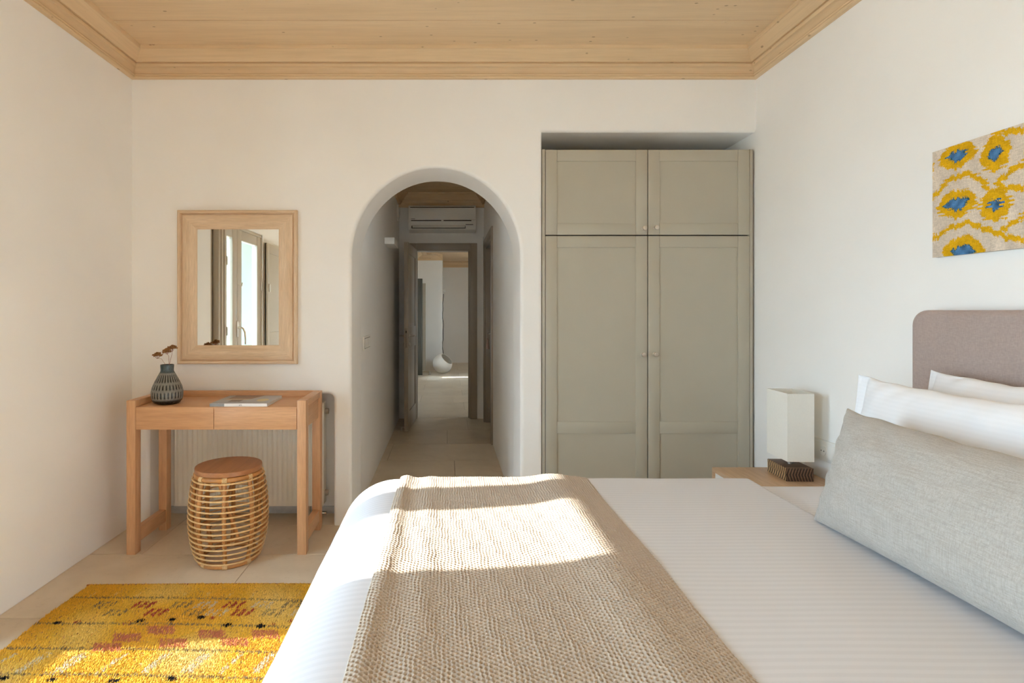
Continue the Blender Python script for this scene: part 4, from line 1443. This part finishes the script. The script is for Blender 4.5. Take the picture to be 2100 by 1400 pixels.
# pillows
def pillow(name, label, cat, bot, top, y0, y1, thick, mat, seed, flap=0.0, group=None, wr=0.006, pinch=0.05, ear=0.02):
    """stands on its long side; bottom and top edges given as (x, z); long axis is y (y0 near, y1 far)"""
    nu, nv = 110, 60
    L = y1 - y0
    b = Vector((bot[0], 0, bot[1]))
    tp = Vector((top[0], 0, top[1]))
    H = (tp - b).length
    va = (tp - b).normalized()
    nrm = Vector((-va.z, 0, va.x))          # towards the foot of the bed
    th = np.linspace(0, 2 * math.pi, 2 * nv, endpoint=False)
    # cross-section loop param: front 0..1, back 1..2
    vloop = np.concatenate([np.linspace(-1, 1, nv, endpoint=False), np.linspace(1, -1, nv, endpoint=False)])
    sgn = np.concatenate([np.ones(nv), -np.ones(nv)])
    vloop = np.sign(vloop) * (1 - (1 - np.abs(vloop)) ** 1.5)
    uu = np.linspace(-1, 1, nu)
    uu = np.sign(uu) * (1 - (1 - np.abs(uu)) ** 1.4)
    U, V = np.meshgrid(uu, vloop, indexing='ij')
    SG = np.repeat(sgn[None, :], nu, 0)
    fl = flap / L * 2
    ub = np.where(U > 1 - fl, 1.0, -1 + (U + 1) * 2 / (2 - fl)) if flap else U
    bulge = np.clip(1 - np.abs(ub) ** 2.6, 0, 1) ** 0.5 * np.clip(1 - np.abs(V) ** 2.6, 0, 1) ** 0.55
    tk = thick / 2 * bulge + 0.0035 * (np.abs(V) < 0.999) * (np.abs(U) < 0.9999)
    nn = sinnoise(seed, 9, 2, 9)
    nw = sinnoise(seed + 1, 9, 6, 22)
    edge = np.clip(np.maximum(np.abs(U), np.abs(V)) ** 3, 0, 1)
    tk = tk * (1 + 0.06 * nn(U * 1.5, V * 1.5 + SG)) + SG * 0 + wr * nw(U * 1.4, V + SG * 2) * edge * (np.maximum(np.abs(U), np.abs(V)) < 0.97)
    ylen = L / 2 * U * (1 - pinch * (1 - V ** 2) * np.abs(U) ** 4)
    vh = H / 2 * V * (1 - pinch * (1 - U ** 2) * 0.9) + ear * H * np.abs(U) ** 6 * np.clip(V, 0, 1)
    vh = vh + 0.006 * nn(U * 3, V) * np.clip(V, 0, 1)
    cx = (bot[0] + top[0]) / 2
    cz = (bot[1] + top[1]) / 2
    yc = (y0 + y1) / 2
    X_ = cx + va.x * vh + nrm.x * SG * tk
    Z_ = cz + va.z * vh + nrm.z * SG * tk
    Y_ = yc + ylen
    P = np.stack([X_, Y_, Z_], -1)
    me = grid_mesh(name, P, closed_v=True)
    # close the ends
    bm = bmesh.new()
    bm.from_mesh(me)
    bmesh.ops.remove_doubles(bm, verts=bm.verts[:], dist=1e-5)
    be = [e_ for e_ in bm.edges if e_.is_boundary]
    if be:
        bmesh.ops.holes_fill(bm, edges=be, sides=0)
    bmesh.ops.recalc_face_normals(bm, faces=bm.faces[:])
    for f in bm.faces:
        f.smooth = True
    bm.to_mesh(me)
    bm.free()
    return tag(link(name, me, mat, None), label, cat, group)
pillow('pillow', 'white striped pillow with a flap end, leaning in front of the headboard pillow', 'pillow', (1.360, 0.625), (1.435, 1.022), 1.20, 1.955, 0.15, 'pillow_w', 41, flap=0.055, group='white bed pillows', wr=0.008)
pillow('pillow', 'white pillow pressed against the taupe headboard, hindmost of the pillows', 'pillow', (1.505, 0.625), (1.622, 1.045), 1.15, 1.880, 0.13, 'pillow_w', 51, flap=0.03, group='white bed pillows', wr=0.008)
pillow('cushion', 'long grey linen cushion lying in front of the white pillows', 'cushion', (1.088, 0.632), (1.185, 0.955), 0.745, 1.660, 0.17, 'linen', 61, wr=0.010, pinch=0.06)

# ---------------------------------------------------------------- nightstand and lamp
ns = thing('nightstand', (1.55, 2.6, 0), 'low oak nightstand with a white drawer beside the bed', 'nightstand')
NX0_, NX1_, NY0_, NY1_, NSZ = 1.355, 1.795, 2.36, 2.870, 0.450
box('top', NX0_, NX1_, NY0_, NY1_, NSZ - 0.02, NSZ, 'ns_wood', ns, 0.001)
box('side', NX0_, NX1_, NY0_, NY0_ + 0.02, 0.10, NSZ - 0.02, 'ns_wood', ns, 0.001)
box('side', NX0_, NX1_, NY1_ - 0.02, NY1_, 0.10, NSZ - 0.02, 'ns_wood', ns, 0.001)
box('bottom', NX0_, NX1_, NY0_ + 0.02, NY1_ - 0.02, 0.10, 0.12, 'ns_wood', ns, 0.001)
box('back', NX1_ - 0.015, NX1_, NY0_ + 0.02, NY1_ - 0.02, 0.12, NSZ - 0.02, 'ns_wood', ns)
for z0_, z1_ in ((0.276, 0.427), (0.123, 0.273)):
    dd = box('drawer', NX0_ + 0.006, NX0_ + 0.024, NY0_ + 0.023, NY1_ - 0.023, z0_, z1_, 'white_lacq', ns, 0.001)
    box('drawer_box', NX0_ + 0.024, NX1_ - 0.03, NY0_ + 0.03, NY1_ - 0.03, z0_ + 0.01, z1_ - 0.02, 'ns_wood', dd)
for x in (NX0_ + 0.03, NX1_ - 0.06):
    for y in (NY0_ + 0.03, NY1_ - 0.06):
        box('leg', x, x + 0.03, y, y + 0.03, 0, 0.10, 'ns_wood', ns, 0.002)

LX, LY, LZ = 1.657, 2.712, NSZ
lp = thing('table_lamp', (LX, LY, LZ), 'table lamp with rectangular white shade and chevron wood base', 'lamp')
lm = Matrix.Translation((LX, LY, LZ)) @ Matrix.Rotation(math.radians(-3), 4, 'Z')
BW, BD, BH = 0.122, 0.170, 0.062
lb = box('base', -BW / 2, BW / 2, -BD / 2, BD / 2, 0, BH, 'lamp_wood', lp, 0.001, mtx=lm)
def chevrons(name, side, mat, off, wdt):
    bm = bmesh.new()
    n = 9
    span = BW if side in 'fb' else BD
    pit = span / n
    for k in range(-1, n + 1):
        for half in (0, 1):
            q = []
            for (a, z) in ((0.0, 0.5), (wdt, 0.5), (wdt + 0.75, 0.5 + (0.5 if half else -0.5)), (0.75, 0.5 + (0.5 if half else -0.5))):
                s_ = -span / 2 + (k + off + a * 1.0) * pit
                s_ = min(max(s_, -span / 2 + 0.0005), span / 2 - 0.0005)
                q.append((s_, 0.001 + z * (BH - 0.002)))
            if abs(q[0][0] - q[1][0]) < 1e-4 and abs(q[2][0] - q[3][0]) < 1e-4:
                continue
            d = 0.0012
            vv = []
            for dep in (-0.0005, d):
                for s_, z in q:
                    if side == 'f':
                        p = (s_, -BD / 2 - dep, z)
                    elif side == 'b':
                        p = (s_, BD / 2 + dep, z)
                    elif side == 'l':
                        p = (-BW / 2 - dep, s_, z)
                    else:
                        p = (BW / 2 + dep, s_, z)
                    vv.append(bm.verts.new(lm @ Vector(p)))
            for f in ((0, 1, 2, 3), (4, 5, 6, 7), (0, 1, 5, 4), (1, 2, 6, 5), (2, 3, 7, 6), (3, 0, 4, 7)):
                try:
                    bm.faces.new([vv[i] for i in f])
                except ValueError:
                    pass
    return link(name, from_bm(bm, name), mat, lb)
for sd_ in 'flbr':
    chevrons('chevron_inlay', sd_, 'lamp_dark', 0.0, 0.36)
for sd_ in 'l':
    chevrons('chevron_strip', sd_, 'lamp_light', 0.40, 0.56)
lathe('stem', [(0, BH), (0.011, BH), (0.011, BH + 0.012), (0.007, BH + 0.014), (0.007, BH + 0.05), (0.014, BH + 0.055), (0.014, BH + 0.11), (0, BH + 0.11)], 0, 0, 'nickel', None, 16)
stem = bpy.context.scene.objects['stem.001'] if 'stem.001' in bpy.context.scene.objects else None
for ob in list(COL.objects):
    if ob.name.startswith('stem') and ob.parent is None:
        ob.parent = lp
        ob.location = (0, 0, ORG[ob.name].z)
        ORG[ob.name] = ORG[lp.name]
# shade: open rectangular tube with thickness
SW, SDp, SZ0, SZ1 = 0.122, 0.185, 0.094, 0.412
bm = bmesh.new()
loops_ = []
for (hw, hd_, z) in ((SW / 2, SDp / 2, SZ0), (SW / 2, SDp / 2, SZ1), (SW / 2 - 0.003, SDp / 2 - 0.003, SZ1), (SW / 2 - 0.003, SDp / 2 - 0.003, SZ0)):
    loops_.append([bm.verts.new(lm @ Vector(p)) for p in ((-hw, -hd_, z), (hw, -hd_, z), (hw, hd_, z), (-hw, hd_, z))])
for a, b in zip(loops_, loops_[1:] + loops_[:1]):
    for i in range(4):
        bm.faces.new((a[i], a[(i + 1) % 4], b[(i + 1) % 4], b[i]))
shade_o = link('shade', from_bm(bm, 'shade'), 'shade', lp)
tube('shade_carrier', [lm @ Vector((-SW / 2 + 0.003, 0, SZ0 + 0.045)), lm @ Vector((SW / 2 - 0.003, 0, SZ0 + 0.045))], 0.002, 'nickel', lp, 6)
lathe('bulb', [(0, 0.17), (0.012, 0.175), (0.014, 0.19), (0.028, 0.22), (0.030, 0.24), (0.022, 0.26), (0, 0.27)], LX, LY, 'white_plastic', lp, 16)
for ob in lp.children:
    if ob.name.startswith('bulb'):
        ob.location.z = LZ

# wall sockets
ws = thing('wall_socket', (XR, 2.62, 0.53), 'white double socket strip on the wall behind the lamp', 'socket')
box('plate', XR - 0.010, XR - 0.0005, 2.44, 2.745, 0.535, 0.635, 'white_plastic', ws, 0.003)
box('face', XR - 0.0125, XR - 0.009, 2.455, 2.735, 0.552, 0.618, 'white_plastic', ws, 0.002)
for y in (2.665, 2.53):
    o = tube('outlet', [(XR - 0.0118, y, 0.585), (XR - 0.016, y, 0.585)], 0.022, 'white_plastic', ws, 24)
    for dy in (-0.0095, 0.0095):
        tube('contact_hole', [(XR - 0.0155, y + dy, 0.585), (XR - 0.0165, y + dy, 0.585)], 0.003, 'black', o, 8)

# ---------------------------------------------------------------- ikat wall hanging
art = thing('textile_panel', (XR - 0.012, 1.71, 1.445), 'beige textile wall panel with yellow and blue ikat eyes', 'artwork')
AY1, AZ1, AH, AL = 2.055, 1.830, 0.386, 0.69
box('stretcher', XR - 0.020, XR - 0.0005, AY1 - AL + 0.001, AY1 - 0.001, AZ1 - AH + 0.001, AZ1 - 0.001, 'linen', art)
na_, nb_ = 420, 236
A, B = np.meshgrid(np.linspace(0, AL, na_), np.linspace(0, AH, nb_), indexing='ij')
P = np.stack([np.full_like(A, XR - 0.0212), AY1 - A, AZ1 - B], -1)
me = grid_mesh('cloth', P, sm=False)
ar = np.random.default_rng(9)
Am = np.where(A > 0.345, 0.69 - A, A)
# ragged dye edges: every weft row is shifted a little
rows = np.cumsum(ar.normal(0, 1, nb_ // 3 + 2))
shift = ar.normal(0, 0.0045, nb_ // 4 + 2)
jit = shift[(np.arange(nb_) // 4)][None, :]
cshift = ar.normal(0, 0.0040, na_ // 6 + 2)[(np.arange(na_) // 6)][:, None]
aa = Am + jit + 0.002 * ar.normal(0, 1, A.shape)
bb = B + cshift + 0.002 * ar.normal(0, 1, A.shape)
beige = np.array([0.66, 0.555, 0.45])
yl = np.array([0.72, 0.40, 0.008])
bl = np.array([0.07, 0.185, 0.37])
gn = np.array([0.02, 0.10, 0.10])
big = sinnoise(71, 9, 20, 110)(A, B * 0.5)[..., None]
C = beige * (1 + 0.22 * big)
yv = yl * (0.95 + 0.16 * sinnoise(72, 8, 30, 120)(A, B)[..., None])
eyes = [(0.100, 0.040, 0.040, 0.021, 0.074, 0.046), (0.237, 0.072, 0.025, 0.023, 0.052, 0.060), (0.098, 0.208, 0.050, 0.023, 0.078, 0.050),
        (0.234, 0.2375, 0.025, 0.020, 0.055, 0.056), (0.120, 0.377, 0.046, 0.024, 0.080, 0.056), (0.372, 0.110, 0.020, 0.03, 0.045, 0.050), (0.372, 0.275, 0.020, 0.03, 0.045, 0.055)]
def seg_dist(pts):
    d = np.full(A.shape, 9.0)
    for (x0, y0), (x1, y1) in zip(pts[:-1], pts[1:]):
        vx, vy = x1 - x0, y1 - y0
        tt = np.clip(((aa - x0) * vx + (bb - y0) * vy) / (vx * vx + vy * vy), 0, 1)
        d = np.minimum(d, np.hypot(aa - x0 - tt * vx, bb - y0 - tt * vy))
    return d
bandsA = [([(0.0, 0.175), (0.02, 0.152), (0.07, 0.118), (0.117, 0.110), (0.17, 0.128), (0.20, 0.155), (0.21, 0.178)], 0.0095),
          ([(0.0, 0.325), (0.015, 0.31), (0.07, 0.288), (0.126, 0.280), (0.184, 0.300), (0.245, 0.333), (0.30, 0.354), (0.345, 0.360)], 0.0090),
          ([(0.345, 0.118), (0.30, 0.132), (0.265, 0.152), (0.245, 0.168), (0.262, 0.186), (0.318, 0.198), (0.345, 0.196)], 0.0095),
          ([(0.262, 0.318), (0.30, 0.300), (0.345, 0.270)], 0.009),
          ([(0.225, 0.02), (0.245, 0.0), (0.30, 0.018), (0.345, 0.020)], 0.010),
          ([(0.0, 0.05), (0.0, 0.10)], 0.005)]
for pts, wdt in bandsA:
    C = np.where((seg_dist(pts) < wdt)[..., None], yv, C)
for (ea, eb, ba_, bb_, ya, yb) in eyes:
    dx, dy = np.abs(aa - ea), np.abs(bb - eb)
    C = np.where((((dx / ya) ** 1.7 + (dy / yb) ** 1.7) < 1)[..., None], yv, C)
for (ea, eb, ba_, bb_, ya, yb) in eyes:
    dx, dy = np.abs(aa - ea), np.abs(bb - eb)
    r_ = (dx / ba_) ** 1.5 + (dy / bb_) ** 1.5
    C = np.where((r_ < 1)[..., None], gn, C)
    cy = bl * (1 + 0.5 * sinnoise(75, 6, 60, 160)(A, B)[..., None])
    C = np.where((r_ < 0.80)[..., None], cy, C)
C = C * (0.90 + 0.20 * ar.random(A.shape)[..., None])
set_cols(me, np.clip(C, 0.004, 0.9).reshape(-1, 3))
link('cloth', me, 'vcol_art', art)

# ---------------------------------------------------------------- passage fittings
ac = thing('air_conditioner', (-0.055, 6.4, 2.14), 'white split air conditioner above the passage end door', 'air conditioner')
ax0, ax1 = -0.435, 0.322
pr = [(6.498, 2.150), (6.498, 2.440), (6.34, 2.440), (6.305, 2.425), (6.292, 2.40), (6.292, 2.25), (6.300, 2.205), (6.330, 2.165), (6.40, 2.150)]
bm = bmesh.new()
va = [bm.verts.new((ax0, y, z)) for y, z in pr]
vb = [bm.verts.new((ax1, y, z)) for y, z in pr]
n = len(pr)
for i in range(n):
    bm.faces.new((va[i], va[(i + 1) % n], vb[(i + 1) % n], vb[i]))
bm.faces.new(va[::-1])
bm.faces.new(vb)
link('body', from_bm(bm, 'body', True, 40), 'white_plastic', ac)
box('front_panel', ax0 + 0.004, ax1 - 0.004, 6.284, 6.294, 2.268, 2.402, 'white_plastic', ac, 0.004)
box('intake_slot', ax0 + 0.02, ax1 - 0.02, 6.289, 6.296, 2.406, 2.412, 'dark_gap', ac)
box('panel_gap', ax0 + 0.03, ax1 - 0.05, 6.287, 6.294, 2.256, 2.266, 'dark_gap', ac)
box('latch', -0.065, -0.040, 6.283, 6.294, 2.252, 2.272, 'white_plastic', ac, 0.002)
lm2 = Matrix.Translation((0, 6.300, 2.20)) @ Matrix.Rotation(math.radians(-24), 4, 'X')
box('louvre', ax0 + 0.045, ax1 - 0.12, -0.006, 0.002, -0.022, 0.022, 'white_plastic', ac, 0.003, mtx=lm2)
box('louvre_gap', ax0 + 0.035, ax1 - 0.115, -0.002, 0.004, -0.027, 0.027, 'dark_gap', ac, mtx=lm2)
box('display_strip', ax1 - 0.115, ax1 - 0.03, 6.2925, 6.297, 2.213, 2.219, 'black', ac)
box('badge', ax0 + 0.03, ax0 + 0.075, 6.2825, 6.2845, 2.276, 2.281, 'dark_gap', ac)

sc1 = thing('wall_light', (HXL + 0.045, 5.15, 1.84), 'white plaster box wall light in the passage', 'wall light')
box('housing', HXL + 0.001, HXL + 0.090, 4.97, 5.34, 1.842, 1.900, 'white_plastic', sc1, 0.003)
box('diffuser', HXL + 0.015, HXL + 0.078, 5.0, 5.31, 1.8995, 1.9015, 'shade', sc1)
vt = thing('wall_vent', (HXL, 6.27, 2.25), 'round white vent cover high on the passage wall', 'vent')
tube('cover', [(HXL + 0.0005, 6.27, 2.345), (HXL + 0.012, 6.27, 2.345)], 0.090, 'white_plastic', vt, 32)
tube('cap', [(HXL + 0.0115, 6.27, 2.345), (HXL + 0.024, 6.27, 2.345)], [0.066, 0.060], 'white_plastic', vt, 32)

sw = thing('light_switch', (AX0, 3.86, 1.08), 'cream switch plate with three rockers inside the arch', 'light switch')
SWX = AX0
sy0, sy1, sz0, sz1 = 3.66, 3.985, 0.985, 1.078
SWX = HXL
box('plate', SWX + 0.0005, SWX + 0.009, sy0 + 0.04, sy1 + 0.03, sz0, sz1, 'white_plastic', sw, 0.002)
for k in range(3):
    y = sy0 + 0.075 + k * 0.085
    box('rocker', SWX + 0.008, SWX + 0.0135, y, y + 0.072, sz0 + 0.014, sz1 - 0.014, 'white_plastic', sw, 0.002)
    box('rocker_gap', SWX + 0.0085, SWX + 0.0096, y - 0.003, y + 0.075, sz0 + 0.011, sz1 - 0.011, 'dark_gap', sw)

# ---------------------------------------------------------------- far room things
EX, EY, ER = -0.093, 11.25, 0.197
eg = thing('log_holder', (EX, EY, 0), 'white egg-shaped vessel with a slanted opening on the far floor', 'vessel')
bm = bmesh.new()
bmesh.ops.create_uvsphere(bm, u_segments=48, v_segments=32, radius=ER)
bmesh.ops.transform(bm, matrix=Matrix.Translation((EX, EY, ER * 0.97)), verts=bm.verts[:])
nrm = Vector((0.62, -0.35, 0.70)).normalized()
cc = Vector((EX, EY, ER * 0.97)) + nrm * ER * 0.72
res = bmesh.ops.bisect_plane(bm, geom=bm.verts[:] + bm.edges[:] + bm.faces[:], plane_co=cc, plane_no=nrm, clear_outer=True)
me = from_bm(bm, 'shell', True, 50)
o = link('shell', me, 'egg', eg)
sm_ = o.modifiers.new('thickness', 'SOLIDIFY')
sm_.thickness = 0.012
sm_.offset = -1
fsn = thing('wall_light', (-0.06, 11.8, 1.66), 'small white box light on the pier in the far room', 'wall light')
box('housing', -0.0995, -0.03, 11.65, 11.85, 1.645, 1.700, 'white_plastic', fsn, 0.003)
box('diffuser', -0.09, -0.04, 11.67, 11.83, 1.6995, 1.7015, 'shade', fsn)
cbp = [(-0.088 + 0.006 * math.sin(z * 9) + 0.004 * math.sin(z * 21), 11.63, z) for z in np.linspace(1.60, 0.28, 40)]
tag(tube('hanging_cord', cbp, 0.007, 'black', None, 6), 'dark wavy cord hanging along the pier edge', 'cord')
ds = thing('door_stop', (-0.345, 10.97, 0), 'small metal door stop on the far room floor', 'door stop')
lathe('foot', [(0, 0), (0.028, 0), (0.028, 0.008), (0.012, 0.014), (0, 0.014)], -0.345, 10.97, 'nickel', ds, 16)
tube('pin', [(-0.345, 10.97, 0.010), (-0.345, 10.97, 0.07)], 0.010, 'nickel', ds, 12)
